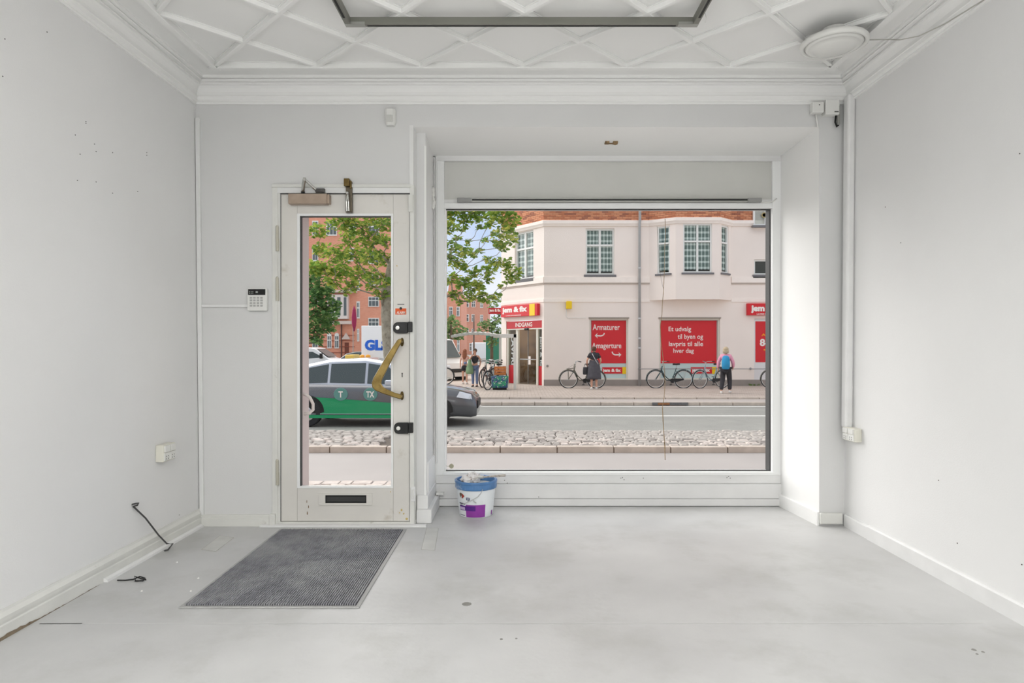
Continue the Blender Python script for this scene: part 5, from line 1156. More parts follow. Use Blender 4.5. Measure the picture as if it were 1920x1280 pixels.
bgrey = mat('frame_grey_green', (112, 110, 96), .4, metal=.2); bgreen = mat('frame_dark_teal', (44, 70, 74), .4); bsilv = mat('frame_silver_blue', (138, 160, 168), .35, metal=.3); bblk = mat('frame_black', (40, 40, 44), .4); bbrown = mat('frame_brown', (96, 62, 58), .45)
YK = 24.9
def bx_at(px, Y=YK): return (px-CX)*Y/FPX
b1 = bicycle('grey bicycle with front carrier rack standing behind the woman in black', bgrey, bx_at(1066), YK, 0, front_rack=True)
b2 = bicycle('dark green bicycle with black saddle leaning in front of the large red poster', bgreen, bx_at(1229.5), YK, 0)
b3 = bicycle('light blue grey bicycle partly hidden by the walking person in pink', bsilv, bx_at(1311), YK-.1, 22)
b4 = bicycle('bicycle with only its front wheel visible at the right window edge', bgrey, bx_at(1447), YK+.2, 0)
# parked cluster by the entrance
for i, (px, Y, yaw, fmt_, lab) in enumerate(((915, 23.9, 62, bblk, 'black bicycle nearest the camera in the crowded rack left of the entrance'), (905, 25.4, 70, bbrown, 'brown bicycle behind the black one in the crowded rack'),
        (921, 26.6, 66, bsilv, 'silver bicycle in the middle of the crowded rack'), (908, 28.0, 72, bgreen, 'dark green bicycle at the back of the crowded rack'), (924, 27.6, 75, bblk, 'black bicycle beside the entrance pillar behind the orange crate'))):
    bicycle(lab, fmt_, bx_at(px, Y), Y, yaw)
bicycle('bicycle wheel visible under the white van at the left window edge', bblk, bx_at(836, 27.5), 27.5, 175)
# orange crate and green spotted bag
oc = empty('orange_crate', P(937, 700, 24.6), 'orange plastic crate above the green spotted bag by the entrance', 'crate')
c = P(938, 694, 24.6); q = MB()
for k in range(3):
    z0 = c.z-.16+k*.11
    for a in ((c.x-.22, c.x+.22, 24.4, 24.42), (c.x-.22, c.x+.22, 24.74, 24.76), (c.x-.22, c.x-.2, 24.4, 24.76), (c.x+.2, c.x+.22, 24.4, 24.76)): q.box(*a, z0, z0+.085)
q.box(c.x-.22, c.x+.22, 24.4, 24.76, c.z-.17, c.z-.15)
for a in (c.x-.22, c.x+.19): q.box(a, a+.03, 24.395, 24.765, c.z-.17, c.z+.15)
q.build('slats', mat('crate_orange', (216, 128, 66), .6), oc)
sb = empty('spotted_bag', (P(937, 0, 23.95).x, 23.95, G), 'green and blue spotted pannier bag standing left of the entrance', 'bag')
q = MB(); cb_ = Vector((P(937, 0, 23.95).x, 24.0, G+.08))
q.loft([[(cb_.x+sx*(.28+.05*h)*a, cb_.y+sy*.15*b, cb_.z+h) for sx, sy, a, b in ((-1, -1, 1, 1), (0, -1, 1, 1.3), (1, -1, 1, 1), (1.08, 0, 1, 1), (1, 1, 1, 1), (0, 1, 1, 1.3), (-1, 1, 1, 1), (-1.08, 0, 1, 1))] for h in (0, .1, .25, .38, .44)]); q.build('body', mat('bag_green', (60, 160, 112), .6, dirt=(62, 88, 128), dscale=6, dpos=(.44, .52)), sb, smooth=True)
for k in range(26):
    q = MB(); u, v = R.uniform(-.26, .26), R.uniform(.04, .4); q.lathe([(.014, -.01), (.012, .004)], (cb_.x+u, cb_.y-.17-.0*abs(u)-.02*(1-abs(u)/.28), cb_.z+v), 'y', 7); q.build('spot', lett, sb)
q = MB(); q.box(cb_.x-.26, cb_.x+.26, cb_.y-.12, cb_.y+.12, G, G+.09); q.build('base', dark, sb, bevel=.01)
# white beam and post beside the entrance; roof made up for a blurred streak
sh = empty('shelter_like_frame', (P(964, 0, 24.4).x, 24.4, G), 'white metal frame with beam and post at the entrance, flat roof made up for a blurred streak', 'shelter')
a0 = P(965.5, 0, 24.4).x; l0 = P(846, 0, 24.4).x; zt4, zt5 = P(0, 633, 24.4).z, P(0, 626, 24.4).z
shw = mat('shelter_white', (226, 222, 216), .5)
q = MB(); q.box(a0-.055, a0+.055, 24.36, 24.46, G, zt5); q.build('post', shw, sh, bevel=.006)
q = MB(); q.box(P(925, 0, 24.4).x, a0+.055, 24.36, 24.46, zt4, zt5); q.build('beam', shw, sh, bevel=.006)
q = MB(); n = 26
pr = []
q.grid(lambda u, v: (l0+(P(938, 0, 24.4).x-l0)*u, 24.3+v*1.6, zt4+.0+.10*math.sin(u*3.14)*1.2+.05*v+.015*math.sin(u*60)+.02*math.sin(v*22)), n, 8); q.grid(lambda u, v: (l0+(P(938, 0, 24.4).x-l0)*u, 24.3+v*1.6, zt4+.09+.10*math.sin(u*3.14)*1.2+.05*v+.015*math.sin(u*60)), n, 8)
q.grid(lambda u, v: (l0+(P(938, 0, 24.4).x-l0)*u, 24.3, zt4+v*.09+.12*math.sin(u*3.14)+.015*math.sin(u*60)), n, 1)
q.build('roof', mat('streak_roof', (200, 200, 194), .6, noise=.15, nscale=6), sh, fix=False)
q = MB(); q.box(P(938, 0, 25.8).x-.05, P(938, 0, 25.8).x+.03, 25.8, 25.88, G, zt4+.05); q.build('post', shw, sh)

# ------------------------------------------------------------------ vehicles
def ringY(x, pts): return [(x, s*y, z) for s, y, z in pts]
def wheelset(par, xs, hw, r, rim, x0=0):
    for x in xs:
        for s in (-1, 1):
            q = MB(); q.lathe([(r*.6, s*(hw-.19)), (r, s*(hw-.18)), (r, s*(hw-.02)), (r*.93, s*hw), (r*.66, s*hw), (r*.62, s*(hw-.03))], (x, 0, r), 'y', 24); wv = q.build('wheel', tyre, par)
            q = MB(); q.lathe([(r*.64, s*(hw-.03)), (r*.60, s*(hw-.01)), (r*.2, s*(hw-.0)), (.02, s*(hw+.01))], (x, 0, r), 'y', 20); q.build('hubcap', rim, wv)
carp = mat('car_grey', (92, 94, 98), .25, metal=.4, coat=.6); carg = mat('car_green', (20, 150, 96), .35, coat=.4); carr = mat('car_silver', (188, 194, 202), .25, metal=.4, coat=.5)
cgl = mat('car_glass', (74, 84, 86), .25, spec=.3); lampm = mat('headlamp', (226, 232, 240), .1, coat=1)
def carbody(o, sect, side_z, mt):
    """sect: (x, z_bottom, z_belt, half width)"""
    q = MB()
    q.loft([[(x, -hw*.55, zt), (x, -hw*.90, zt-.03), (x, -hw, zt-.18), (x, -hw*1.0, (zt+zb)/2-.05), (x, -hw*.97, zb+.08), (x, -hw*.88, zb), (x, hw*.88, zb), (x, hw*.97, zb+.08), (x, hw*1.0, (zt+zb)/2-.05), (x, hw, zt-.18), (x, hw*.90, zt-.03), (x, hw*.55, zt)] for x, zb, zt, hw in sect])
    return q.build('body', mt, o, smooth=True)
tx = empty('car', (0, 0, 0), 'dark grey taxi with green lower side stripe driving past the door', 'car')
# local: x forward, wheel contact z = 0, centre line y = 0; front at x = 4.6
S = [(0.0, .35, .80, .70), (.08, .28, .95, .80), (.5, .22, .98, .88), (1.2, .20, .97, .90), (2.4, .20, .94, .90), (3.2, .20, .93, .90), (3.7, .20, .90, .88), (4.2, .22, .82, .84), (4.5, .20, .74, .79), (4.62, .22, .62, .70)]
carbody(tx, S, 0, carp)
q = MB(); GH = [(.25, 1.0, .74), (.75, 1.38, .66), (1.3, 1.50, .62), (2.1, 1.53, .61), (2.75, 1.42, .61), (3.45, .93, .72)]
low = [(.10, .95), (.6, .96), (1.3, .96), (2.1, .94), (2.8, .93), (3.5, .90)]
q.loft([[(lx, -.80, lz-.04), (tx_, -tw, tz-.06), (tx_, -tw*.85, tz), (tx_, tw*.85, tz), (tx_, tw, tz-.06), (lx, .80, lz-.04)] for (lx, lz), (tx_, tz, tw) in zip(low, GH)]); gh = q.build('cabin', carr, tx, smooth=False)
for s in (-1, 1):
    def sd(x, t, e=.012):  # point on cabin side at fraction t of the height
        for (l0_, g0), (l1_, g1) in zip(zip(low, GH), zip(low[1:], GH[1:])):
            a, b = l0_[0]+(g0[0]-l0_[0])*t, l1_[0]+(g1[0]-l1_[0])*t
            if a <= x <= b+1e-6:
                k = (x-a)/(b-a); y = -.80+(.80-(g0[2]*(1-k)+g1[2]*k))*t; z = (l0_[1]*(1-k)+l1_[1]*k-.04)*(1-t)+(g0[1]*(1-k)+g1[1]*k-.06)*t
                return Vector((x, s*(-y+e)*-1*-1 if False else s*(abs(y)+e), z))
        return Vector((x, s*.8, .9))
    for xa, xb, xc, xd in ((.55, 1.28, 1.28, .85), (1.34, 2.12, 2.12, 1.34), (2.18, 3.1, 2.62, 2.18)):
        q = MB(); pts = [sd(xa, .12), sd((xa+xb)/2, .12), sd(xb, .12), sd(xc, .92), sd((xc+xd)/2, .92), sd(xd, .92)]; q.add(pts+[p+Vector((0, -s*.01, 0)) for p in pts], [tuple(range(6)), tuple(range(6, 12))[::-1]]); q.build('side_window', cgl, tx)
q = MB(); q.add([(2.82, -.55, 1.38), (2.82, .55, 1.38), (3.42, .66, .96), (3.42, -.66, .96)], [(0, 1, 2, 3)]); 
for v in range(4): q.v[v] = (q.v[v][0]+.015, q.v[v][1], q.v[v][2]+.02)
q.build('windscreen', cgl, tx)
for s in (-1, 1):
    q = MB(); q.box(2.62, 2.80, s*.98-.07, s*.98+.07, .93, 1.05); q.build('mirror', carr, tx, bevel=.03)
    q = MB(); q.add([(.75, s*.905, .30), (3.05, s*.905, .30), (3.25, s*.905, .30), (3.25, s*.908, .50), (2.6, s*.91, .55), (1.5, s*.912, .64), (.75, s*.905, .68)], [tuple(range(7))]); q.build('green_stripe', carg, tx)
    q = MB(); q.box(.75, 3.3, s*.90-.02, s*.90+.02, .20, .27); q.build('sill', carg, tx)
    q = MB(); q.box(.9, 3.2, s*.905-.004, s*.905+.006, .285, .30); q.build('sill_trim', carr, tx)
    for cx_, tt in ((1.62, 'T'), (2.28, 'TX')):
        q = MB(); q.lathe([(.16, s*.905), (.155, s*.916)], (cx_, 0, .73), 'y', 20, sy=.9); ld = q.build('door_logo', mat('logo_teal', (96, 146, 138), .5), tx)
        q = MB(); textmesh(q, tt, lambda u, v, d: Vector((u if s < 0 else -u+2*cx_, s*(.918+d), v)), cx_-(.05 if tt == 'T' else .09), cx_+(.05 if tt == 'T' else .09), .66, .80, .002, .03); q.build('lettering', lett, ld, fix=False)
    q = MB(); q.add([(4.18, s*.85, .66), (4.42, s*.80, .62), (4.52, s*.72, .60), (4.50, s*.74, .72), (4.25, s*.82, .79)], [tuple(range(5))]); hl = q; 
    for v in range(5): q.v[v] = (q.v[v][0]+.01, q.v[v][1]+s*.012, q.v[v][2])
    q.build('headlamp', lampm, tx)
q = MB(); q.box(4.58, 4.655, -.5, .5, .38, .56); q.build('grille', dark, tx, bevel=.02)
wheelset(tx, (.85, 3.72), .91, .335, chrome)
for xa in (.85, 3.72):
    for s in (-1, 1):
        q = MB(); n = 16; q.add([(xa+.40*math.cos(math.pi*k/n), s*.906, .335+.38*math.sin(math.pi*k/n)) for k in range(n+1)]+[(xa, s*.906, .2)], [tuple(range(n+2))]); q.build('wheel_arch', dark, tx)
q = MB(); q.box(1.55, 1.75, -.3, .3, 1.50, 1.60); q.build('roof_light', mat('taxi_light', (226, 190, 90), .4), tx, bevel=.02)
tx.location = (-.93-4.62, 15.15, GR)

def van(label, mt, L, H, Wd, loc, yaw):
    o = empty('van', (0, 0, 0), label, 'van'); q = MB()
    prof_ = [(0, .35), (0, H-.1), (.1, H), (L-1.75, H), (L-1.5, H-.04), (L-.85, 1.18), (L-.15, .98), (L-.02, .75), (L, .35)]
    rr = []
    for s in (-Wd/2, -Wd/2+.06, Wd/2-.06, Wd/2):
        e = .04 if abs(s) == Wd/2 else 0
        rr.append([(min(max(x, e), L-e), s, z-e if z > .5 else z) for x, z in prof_])
    q.loft(rr); q.build('body', mt, o)
    for s in (-1, 1):
        q = MB(); y = s*(Wd/2+.004); q.add([(L-2.3, y, H-.22), (L-1.62, y, H-.22), (L-1.05, y, 1.2), (L-2.3, y, 1.12)], [(0, 1, 2, 3)]); q.build('side_window', cgl, o)
        q = MB(); q.box(L-1.22, L-1.08, s*(Wd/2+.1)-.06, s*(Wd/2+.1)+.06, 1.15, 1.42); q.build('mirror', dark, o, bevel=.02)
        q = MB(); q.box(.3, L-.3, s*(Wd/2)-.015, s*(Wd/2)+.015, .35, .5); q.build('sill', greypl, o)
        q = MB(); q.box(L-.22, L+.0, s*(Wd/2-.22)-.12, s*(Wd/2-.22)+.12, .72, .9); q.build('headlamp', lampm, o, bevel=.03)
    q = MB(); q.add([(L-1.46, -Wd/2+.14, H-.1), (L-1.46, Wd/2-.14, H-.1), (L-.86, Wd/2-.1, 1.22), (L-.86, -Wd/2+.1, 1.22)], [(0, 1, 2, 3)])
    for v in range(4): q.v[v] = (q.v[v][0]+.03, q.v[v][1], q.v[v][2]+.03)
    q.build('windscreen', cgl, o)
    q = MB(); q.box(L-.06, L+.02, -.5, .5, .55, .72); q.build('grille', dark, o, bevel=.02)
    wheelset(o, (.85, L-.85), Wd/2, .33, chrome); o.location = loc; o.rotation_euler = (0, 0, math.radians(yaw)); return o
vgrey = mat('van_pale_grey', (206, 204, 200), .35, coat=.4); vwhite = mat('van_white', (236, 238, 240), .3, coat=.4)
van('pale grey delivery van parked at the left edge of the display window', vgrey, 4.8, 2.15, 1.85, (-6.3, 33.6, GR), -42)
van('white van whose roof shows above the taxi in the door glass', vwhite, 4.6, 1.72, 1.8, (P(622, 0, 33).x-4.0, 34, GR), 0)
van('white van far down the side street beyond the bicycles', vwhite, 4.6, 2.2, 1.8, (P(903, 0, 78).x, 74, GR), 90)
gt = empty('delivery_truck', (0, 0, 0), 'white box truck with blue letters GLS seen through the door glass', 'truck')
TP = Plane(0, 36, 1, 0); ga, gb = TP.u(677.5), TP.u(758); gz0, gz1 = GR+.95, TP.z(0, 610.5)
q = MB(); q.box(ga, gb, 36, 38.3, gz0, gz1); q.build('box_body', vwhite, gt, bevel=.03)
q = MB(); textmesh(q, 'GLS', lambda u, v, d: TP.pt(u, v, .01+d), TP.u(684), TP.u(728), TP.z(0, 657), TP.z(0, 636.5), .004, .06); q.build('lettering', mat('print_blue', (30, 100, 212), .4), gt, fix=False)
q = MB(); q.box(ga, gb, 36.1, 38.2, gz0-.2, gz0); q.build('chassis', dark, gt)
q = MB(); q.box(gb+.05, gb+1.6, 36.05, 38.25, GR+.4, GR+2.3); q.build('cab', vwhite, gt, bevel=.12)
for x_ in (ga+.6, gb+.8):
    for y_ in (36.0, 38.05):
        q = MB(); q.lathe([(.3, 0), (.42, .02), (.42, .24), (.3, .26)], (x_, y_, GR+.42), 'y', 20); q.build('wheel', tyre, gt)
for px in (679, 690):
    q = MB(); c = P(px, 0, 35.5); q.lathe([(.15, 0), (.13, .3), (.05, .34)], (c.x, 35.5, P(0, 676, 35.5).z), 'z', 12)
    q.tube([(c.x, 35.5, GR), (c.x, 35.5, P(0, 676, 35.5).z)], .02, 6)
    o = q.build('warning_beacon', mat('beacon_orange', (240, 170, 60), .4), smooth=False); tag(o, ('larger' if px < 685 else 'smaller')+' orange warning beacon in front of the white truck', 'beacon')
# parked cars behind, only roofs show
def parked(label, mt, x, y, yaw=0):
    o = empty('car', (0, 0, 0), label, 'car'); carbody(o, S, 0, mt); q = MB(); q.loft([[(lx, -.80, lz-.04), (tx_, -tw, tz-.1), (tx_, -tw*.85, tz-.05), (tx_, tw*.85, tz-.05), (tx_, tw, tz-.1), (lx, .80, lz-.04)] for (lx, lz), (tx_, tz, tw) in zip(low, GH)]); q.build('cabin', cgl, o); wheelset(o, (.85, 3.72), .91, .335, chrome); o.location = (x, y, GR); o.rotation_euler = (0, 0, math.radians(yaw)); return o
parked('dark parked car whose roof shows between the white van and the truck', mat('car_blue_grey', (96, 106, 116), .3, coat=.5), P(628, 0, 36).x-1, 40, 0)

# ------------------------------------------------------------------ people
skin = mat('skin', (214, 164, 140), .6); shoew = mat('shoe_white', (224, 220, 214), .6); shoeb = mat('shoe_black', (40, 40, 42), .6)
def skinned(name, J, E, m, parent, root=0, levels=1):
    me = bpy.data.meshes.new(name); keys = list(J); me.from_pydata([J[k][0] for k in keys], [(keys.index(a), keys.index(b)) for a, b in E], [])
    o = bpy.data.objects.new(name, me); COL.objects.link(o); md = o.modifiers.new('s', 'SKIN'); me.skin_vertices or None
    if not me.skin_vertices: 
        me.attributes  # the layer is made with the modifier
    sv = me.skin_vertices
    if len(sv) == 0:
        import bmesh
        b = bmesh.new(); b.from_mesh(me); b.verts.layers.skin.verify(); b.to_mesh(me); b.free(); sv = me.skin_vertices
    d = sv[0].data
    for i, k in enumerate(keys): r = J[k][1]; d[i].radius = r if isinstance(r, tuple) else (r, r); d[i].use_root = (i == root)
    md.use_smooth_shade = True; s = o.modifiers.new('u', 'SUBSURF'); s.levels = levels; s.render_levels = levels
    dg = bpy.context.evaluated_depsgraph_get(); nm = bpy.data.meshes.new_from_object(o.evaluated_get(dg)); bpy.data.objects.remove(o)
    vs = [v.co.copy() for v in nm.vertices]; fs = [tuple(p.vertices) for p in nm.polygons]; bpy.data.meshes.remove(nm); q = MB(); q.add(vs, fs); return q
def person(label, loc, yaw, h, pose=None, build=1.0, clothes=None, hair=None, head_turn=0):
    o = empty('person', (0, 0, 0), label, 'person'); s = h/1.72
    J = {'pelvis': ((0, 0, .94), .12), 'waist': ((0, 0, 1.08), .105), 'chest': ((0, 0, 1.27), .125), 'neck0': ((0, 0, 1.42), .06), 'neck': ((0, -.01, 1.485), .052), 'jaw': ((0, -.02, 1.545), .072), 'head': ((0, -.005, 1.615), .092), 'crown': ((0, 0, 1.675), .07)}
    for n_, sx in (('l', -1), ('r', 1)):
        J.update({'sh'+n_: ((sx*.16, 0, 1.39), .055), 'el'+n_: ((sx*.22, .01, 1.13), .042), 'wr'+n_: ((sx*.24, -.04, .89), .028), 'pa'+n_: ((sx*.245, -.05, .82), .034),
                  'hi'+n_: ((sx*.09, 0, .88), .09), 'kn'+n_: ((sx*.095, -.01, .48), .06), 'an'+n_: ((sx*.095, .02, .09), .038), 'to'+n_: ((sx*.10, -.12, .035), .035)})
    for k, v in (pose or {}).items(): J[k] = (v, J[k][1])
    for k in J: J[k] = (tuple(a*s for a in J[k][0]), J[k][1]*s*(build if k in ('pelvis', 'waist', 'chest') else 1))
    E = [('pelvis', 'waist'), ('waist', 'chest'), ('chest', 'neck0'), ('neck0', 'neck'), ('neck', 'jaw'), ('jaw', 'head'), ('head', 'crown')]
    for n_ in 'lr': E += [('chest', 'sh'+n_), ('sh'+n_, 'el'+n_), ('el'+n_, 'wr'+n_), ('wr'+n_, 'pa'+n_), ('pelvis', 'hi'+n_), ('hi'+n_, 'kn'+n_), ('kn'+n_, 'an'+n_), ('an'+n_, 'to'+n_)]
    q = skinned('body', J, E, skin, o)
    hd = Vector(J['head'][0])
    q.ball(hd+Vector((0, -.088*s, -.015*s)), .014*s, .02*s, .022*s, 8, 6)
    for sx in (-1, 1): q.ball(hd+Vector((sx*.088*s, .0, -.01*s)), .012*s, .02*s, .03*s, 8, 6)
    for n_ in 'lr':
        w0, p0 = Vector(J['wr'+n_][0]), Vector(J['pa'+n_][0]); d = (p0-w0).normalized(); a = Vector((0, 1, 0)); a = (a-d*a.dot(d)).normalized(); b = d.cross(a)
        for i, L in enumerate((.062, .072, .068, .052)):
            st = p0+a*((i-1.5)*.017*s); q.tube([st, st+d*L*s*.6+b*.004*s, st+d*L*s+b*.018*s], [.0085*s, .008*s, .006*s], 6)
        st = w0.lerp(p0, .45)-a*.02*s; q.tube([st, st-a*.03*s+d*.02*s, st-a*.035*s+d*.05*s], [.010*s, .009*s, .007*s], 6)
    body = q.build('body', skin, o, smooth=True)
    for sx in (-1, 1):
        q = MB(); q.ball(hd+Vector((sx*.032*s, -.083*s, .005*s)), .010*s, .006*s, .007*s, 8, 6); q.build('eye', dark, body)
    q = MB(); q.ball(hd+Vector((0, -.085*s, -.05*s)), .022*s, .006*s, .005*s, 8, 4); q.build('mouth', mat('lip', (176, 96, 92), .5), body)
    for nm, kind, m_, kw in clothes:
        if kind == 'skin':
            JJ = {k: (J[k][0], (J[k][1]+kw.get('e', .014)*s)*kw.get('f', 1)) for k in kw['joints']}
            for k, v in kw.get('override', {}).items(): JJ[k] = (tuple(a*s for a in v[0]), v[1]*s)
            EE = [e for e in E if e[0] in JJ and e[1] in JJ]+[(a, b) for a, b in kw.get('edges', [])]
            skinned(nm, JJ, EE, m_, o).build(nm, m_, o, smooth=True)
        elif kind == 'lathe':
            q = MB(); n = 24; rings = []
            for r, z, oy in kw['prof']: rings.append([(r*s*math.cos(t)*(1+kw.get('fold', 0)*math.cos(9*t)), oy*s+r*.72*s*math.sin(t)*(1+kw.get('fold', 0)*math.cos(9*t)), z*s) for t in [2*math.pi*k/n for k in range(n)]])
            q.loft(rings); q.build(nm, m_, o, smooth=True)
        elif kind == 'shoes':
            for n_ in 'lr':
                an, to = Vector(J['an'+n_][0]), Vector(J['to'+n_][0]); q = MB(); d = Vector((to.x-an.x, to.y-an.y, 0)).normalized(); b = Vector((-d.y, d.x, 0)); f0 = Vector((an.x, an.y, to.z-.035*s))
                q.loft([[f0+d*x*s+b*(y_*w_*s)+Vector((0, 0, z_*s)) for y_, z_ in ((-1, 0), (1, 0), (1, h_*.6), (.5, h_), (-.5, h_), (-1, h_*.6))] for x, w_, h_ in ((-.065, .028, .07), (-.03, .038, .10), (.04, .042, .09), (.12, .046, .06), (.17, .04, .045), (.19, .025, .03))]); q.build('shoe', m_, o, smooth=True)
        elif kind == 'mesh': kw['fn'](o, s).build(nm, m_, o, smooth=kw.get('smooth', True))
    q = MB(); hm, kind = hair
    q.ball(hd+Vector((0, .014*s, .022*s)), .103*s, .108*s, .105*s, 16, 10)
    if kind == 'long': q.loft([[(r*s*math.cos(t), (.05+r*.45*math.sin(t))*s, z*s) for t in [2*math.pi*k/12 for k in range(12)]] for r, z in ((.09, 1.63), (.11, 1.55), (.12, 1.42), (.11, 1.28), (.07, 1.18))])
    elif kind == 'bob': q.loft([[(r*s*math.cos(t), (.03+r*.75*math.sin(t))*s, z*s) for t in [2*math.pi*k/12 for k in range(12)]] for r, z in ((.10, 1.64), (.112, 1.57), (.105, 1.51), (.08, 1.49))])
    for v in range(len(q.v)):
        if q.v[v][1] < (hd.y-.05*s) and q.v[v][2] < hd.z+.05*s: q.v[v] = (q.v[v][0], hd.y-.05*s, q.v[v][2])
    q.build('hair', hm, o, smooth=True)
    o.location = loc; o.rotation_euler = (0, 0, math.radians(yaw)); return o
blk = mat('cloth_black', (56, 54, 58), .9, noise=.15, nscale=10); dgrey = mat('cloth_dark_grey', (84, 82, 88), .9, noise=.2, nscale=12); jeans = mat('jeans', (118, 136, 172), .9, noise=.1, nscale=9); pinkj = mat('jacket_pink', (228, 156, 178), .8, noise=.1, nscale=8)
# woman in black, seen from behind, looking at the wall (front towards +y : yaw 180)
def strap(o, s):
    q = MB(); q.tube([(.085*s, .10*s, 1.42*s), (.03*s, .135*s, 1.30*s), (-.05*s, .135*s, 1.15*s), (-.15*s, .10*s, 1.0*s)], .016*s, 6); return q
def handbag(dx, dy, z, w_, h_, t_=.08):
    def f(o, s):
        q = MB(); q.loft([[((dx+a*w_/2*k)*s, (dy+b*t_/2)*s, (z+zz_)*s) for a, b in ((-1, -1), (1, -1), (1, 1), (-1, 1))] for k, zz_ in ((.8, 0), (1.0, .03), (1.0, h_*.6), (.85, h_))]); q.tube([((dx-w_*.3)*s, dy*s, (z+h_)*s), ((dx-w_*.15)*s, dy*s, (z+h_+.12)*s), ((dx+w_*.15)*s, dy*s, (z+h_+.12)*s), ((dx+w_*.3)*s, dy*s, (z+h_)*s)], .01*s, 6); return q
    return f
pw_ = P(1113.5, 0, 24.35)
person('woman in dark dress with crossbody strap, seen from behind, beside the grey bicycle', (pw_.x, 24.3, G), 180, 1.64,
    pose={'jaw': (0, -.05, 1.52), 'head': (0, -.05, 1.585), 'crown': (0, -.04, 1.655), 'ell': (-.27, .02, 1.15), 'wrl': (-.24, -.14, .98), 'pal': (-.22, -.2, .94), 'elr': (.29, .04, 1.14), 'wrr': (.27, -.1, .96), 'par': (.25, -.16, .93)}, build=1.25,
    clothes=[('dress_top', 'skin', blk, dict(joints=['waist', 'chest', 'neck0', 'shl', 'shr', 'ell', 'elr'], e=.03, override={'ell': ((-.235, .01, 1.22), .07), 'elr': ((.245, .02, 1.22), .07), 'neck0': ((0, 0, 1.38), .08)})),
             ('skirt', 'lathe', dgrey, dict(prof=[(.17, 1.16, 0), (.19, 1.05, 0), (.235, .9, 0), (.26, .7, 0), (.275, .5, 0), (.28, .40, 0)], fold=.05)),
             ('strap', 'mesh', mat('strap_grey', (190, 186, 190), .7), dict(fn=strap)), ('handbag', 'mesh', blk, dict(fn=handbag(.33, -.02, .58, .22, .30))), ('shoes', 'shoes', shoew, {})],
    hair=(mat('hair_brown', (96, 62, 48), .8), 'short'))
pp = P(1361, 0, 22.2)
def pack(o, s):
    q = MB(); q.loft([[((-.02+a*w_)*s, (.17+b*t_)*s, z*s) for a, b in ((-1, -.8), (1, -.8), (1.05, .3), (.7, 1), (-.7, 1), (-1.05, .3))] for w_, t_, z in ((.09, .05, .90), (.13, .085, .94), (.14, .10, 1.08), (.135, .09, 1.26), (.11, .07, 1.36), (.06, .04, 1.41))]); return q
person('walking person in a pink jacket with a blue backpack, seen from behind', (pp.x, 22.2, G), 155, 1.60,
    pose={'knl': (-.12, -.12, .50), 'anl': (-.14, .02, .12), 'tol': (-.15, -.12, .06), 'knr': (.12, .03, .48), 'anr': (.14, .20, .12), 'tor': (.15, .08, .04), 'ell': (-.26, -.02, 1.14), 'wrl': (-.24, -.14, .95), 'pal': (-.23, -.19, .90), 'elr': (.27, .05, 1.14), 'wrr': (.27, .02, .92), 'par': (.27, .01, .85)}, build=1.15,
    clothes=[('jacket', 'skin', pinkj, dict(joints=['pelvis', 'waist', 'chest', 'neck0', 'shl', 'shr', 'ell', 'elr', 'wrl', 'wrr'], e=.028, override={'neck0': ((0, 0, 1.43), .085), 'pelvis': ((0, 0, .96), .15)})),
             ('trousers', 'skin', blk, dict(joints=['pelvis', 'hil', 'hir', 'knl', 'knr', 'anl', 'anr'], e=.035)), ('backpack', 'mesh', mat('backpack_blue', (48, 148, 196), .7, noise=.15, nscale=8), dict(fn=pack)), ('shoes', 'shoes', shoew, {})],
    hair=(mat('hair_blond_grey', (186, 168, 140), .8), 'bob'))
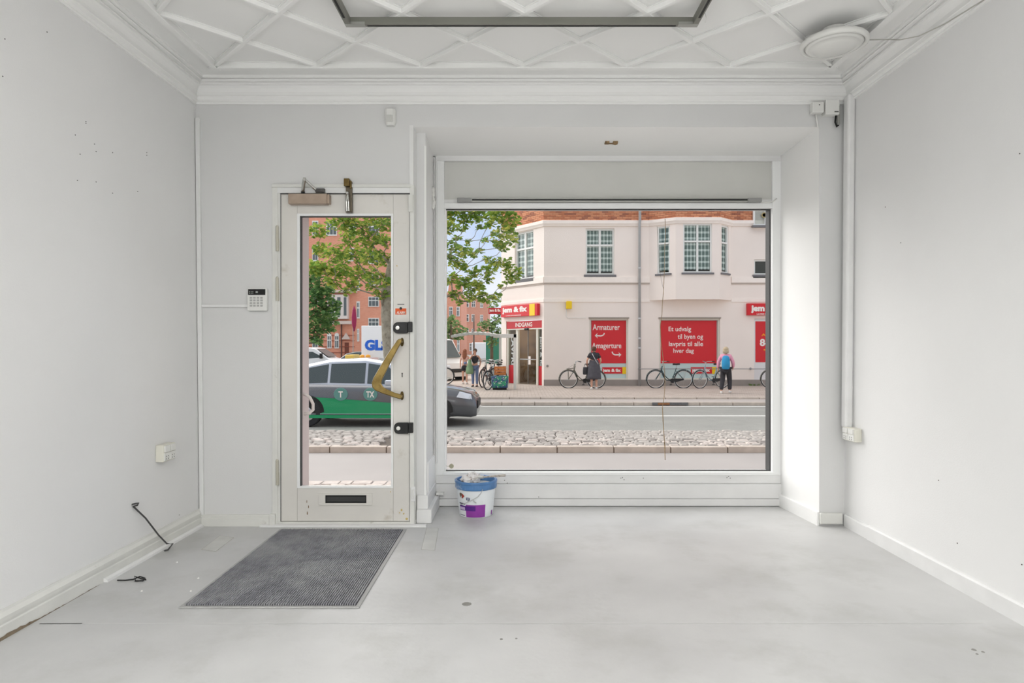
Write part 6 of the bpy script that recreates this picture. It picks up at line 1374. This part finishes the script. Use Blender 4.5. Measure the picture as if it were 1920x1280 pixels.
# two women by the van
a = P(871.5, 0, 27.6)
person('woman with long reddish hair, pink top and dark shorts near the van', (a.x, 27.6, G), 170, 1.50,
    pose={'ell': (-.25, .0, 1.16), 'wrl': (-.18, -.14, 1.02), 'pal': (-.14, -.19, 1.02), 'anl': (-.12, .1, .09), 'tol': (-.14, -.04, .035)},
    clothes=[('top', 'skin', mat('top_peach', (236, 190, 178), .8), dict(joints=['waist', 'chest', 'neck0', 'shl', 'shr'], e=.012, override={'neck0': ((0, 0, 1.37), .07)})),
             ('shorts', 'skin', blk, dict(joints=['pelvis', 'waist', 'hil', 'hir', 'knl', 'knr'], e=.03, override={'waist': ((0, 0, 1.03), .12), 'knl': ((-.10, 0, .62), .10), 'knr': ((.10, 0, .62), .10)})),
             ('belt_bag', 'mesh', jeans, dict(fn=lambda o, s: MB().box(-.13*s, .0*s, .12*s, .2*s, .98*s, 1.1*s))), ('shoes', 'shoes', shoew, {})],
    hair=(mat('hair_red_brown', (150, 92, 66), .8), 'long'))
a = P(890.5, 0, 25.9)
person('woman in black vest and jeans with a green bag raising a hand to her face', (a.x, 25.9, G), -10, 1.53,
    pose={'ell': (-.25, -.06, 1.16), 'wrl': (-.12, -.20, 1.36), 'pal': (-.07, -.19, 1.44), 'elr': (.26, .04, 1.15), 'wrr': (.24, -.06, .95), 'par': (.23, -.1, .89)},
    clothes=[('vest', 'skin', blk, dict(joints=['pelvis', 'waist', 'chest', 'neck0', 'shl', 'shr'], e=.014, override={'neck0': ((0, 0, 1.37), .07), 'pelvis': ((0, 0, 1.0), .12)})),
             ('jeans', 'skin', jeans, dict(joints=['pelvis', 'hil', 'hir', 'knl', 'knr', 'anl', 'anr'], e=.02)),
             ('shoulder_bag', 'mesh', mat('bag_sage', (142, 172, 132), .8, noise=.15, nscale=8), dict(fn=lambda o, s: MB().loft([[(( -.2+a_*w_)*s, (-.17+b_*.07)*s, z*s) for a_, b_ in ((-1, -1), (1, -1), (1, 1), (-1, 1))] for w_, z in ((.13, .58), (.17, .66), (.15, .85), (.08, 1.05), (.03, 1.25))]), smooth=True)), ('shoes', 'shoes', shoeb, {})],
    hair=(mat('hair_dark', (98, 88, 76), .8), 'short'))

# repeats carry a group
for o in list(bpy.data.objects):
    if o.parent is None:
        s = o.name.split('.')[0]
        g = {'bicycle': 'bicycles parked across the road', 'poster': 'red posters on the corner shop', 'shop_sign': 'red shop signs on the corner building', 'wall_socket': 'double wall sockets',
             'street_tree': 'small street trees', 'warning_beacon': 'orange beacons by the truck', 'junction_box': 'junction boxes under the cornice', 'cable_trunking': 'white cable trunkings left of the door'}.get(s)
        if g and 'kind' not in o: o['group'] = g
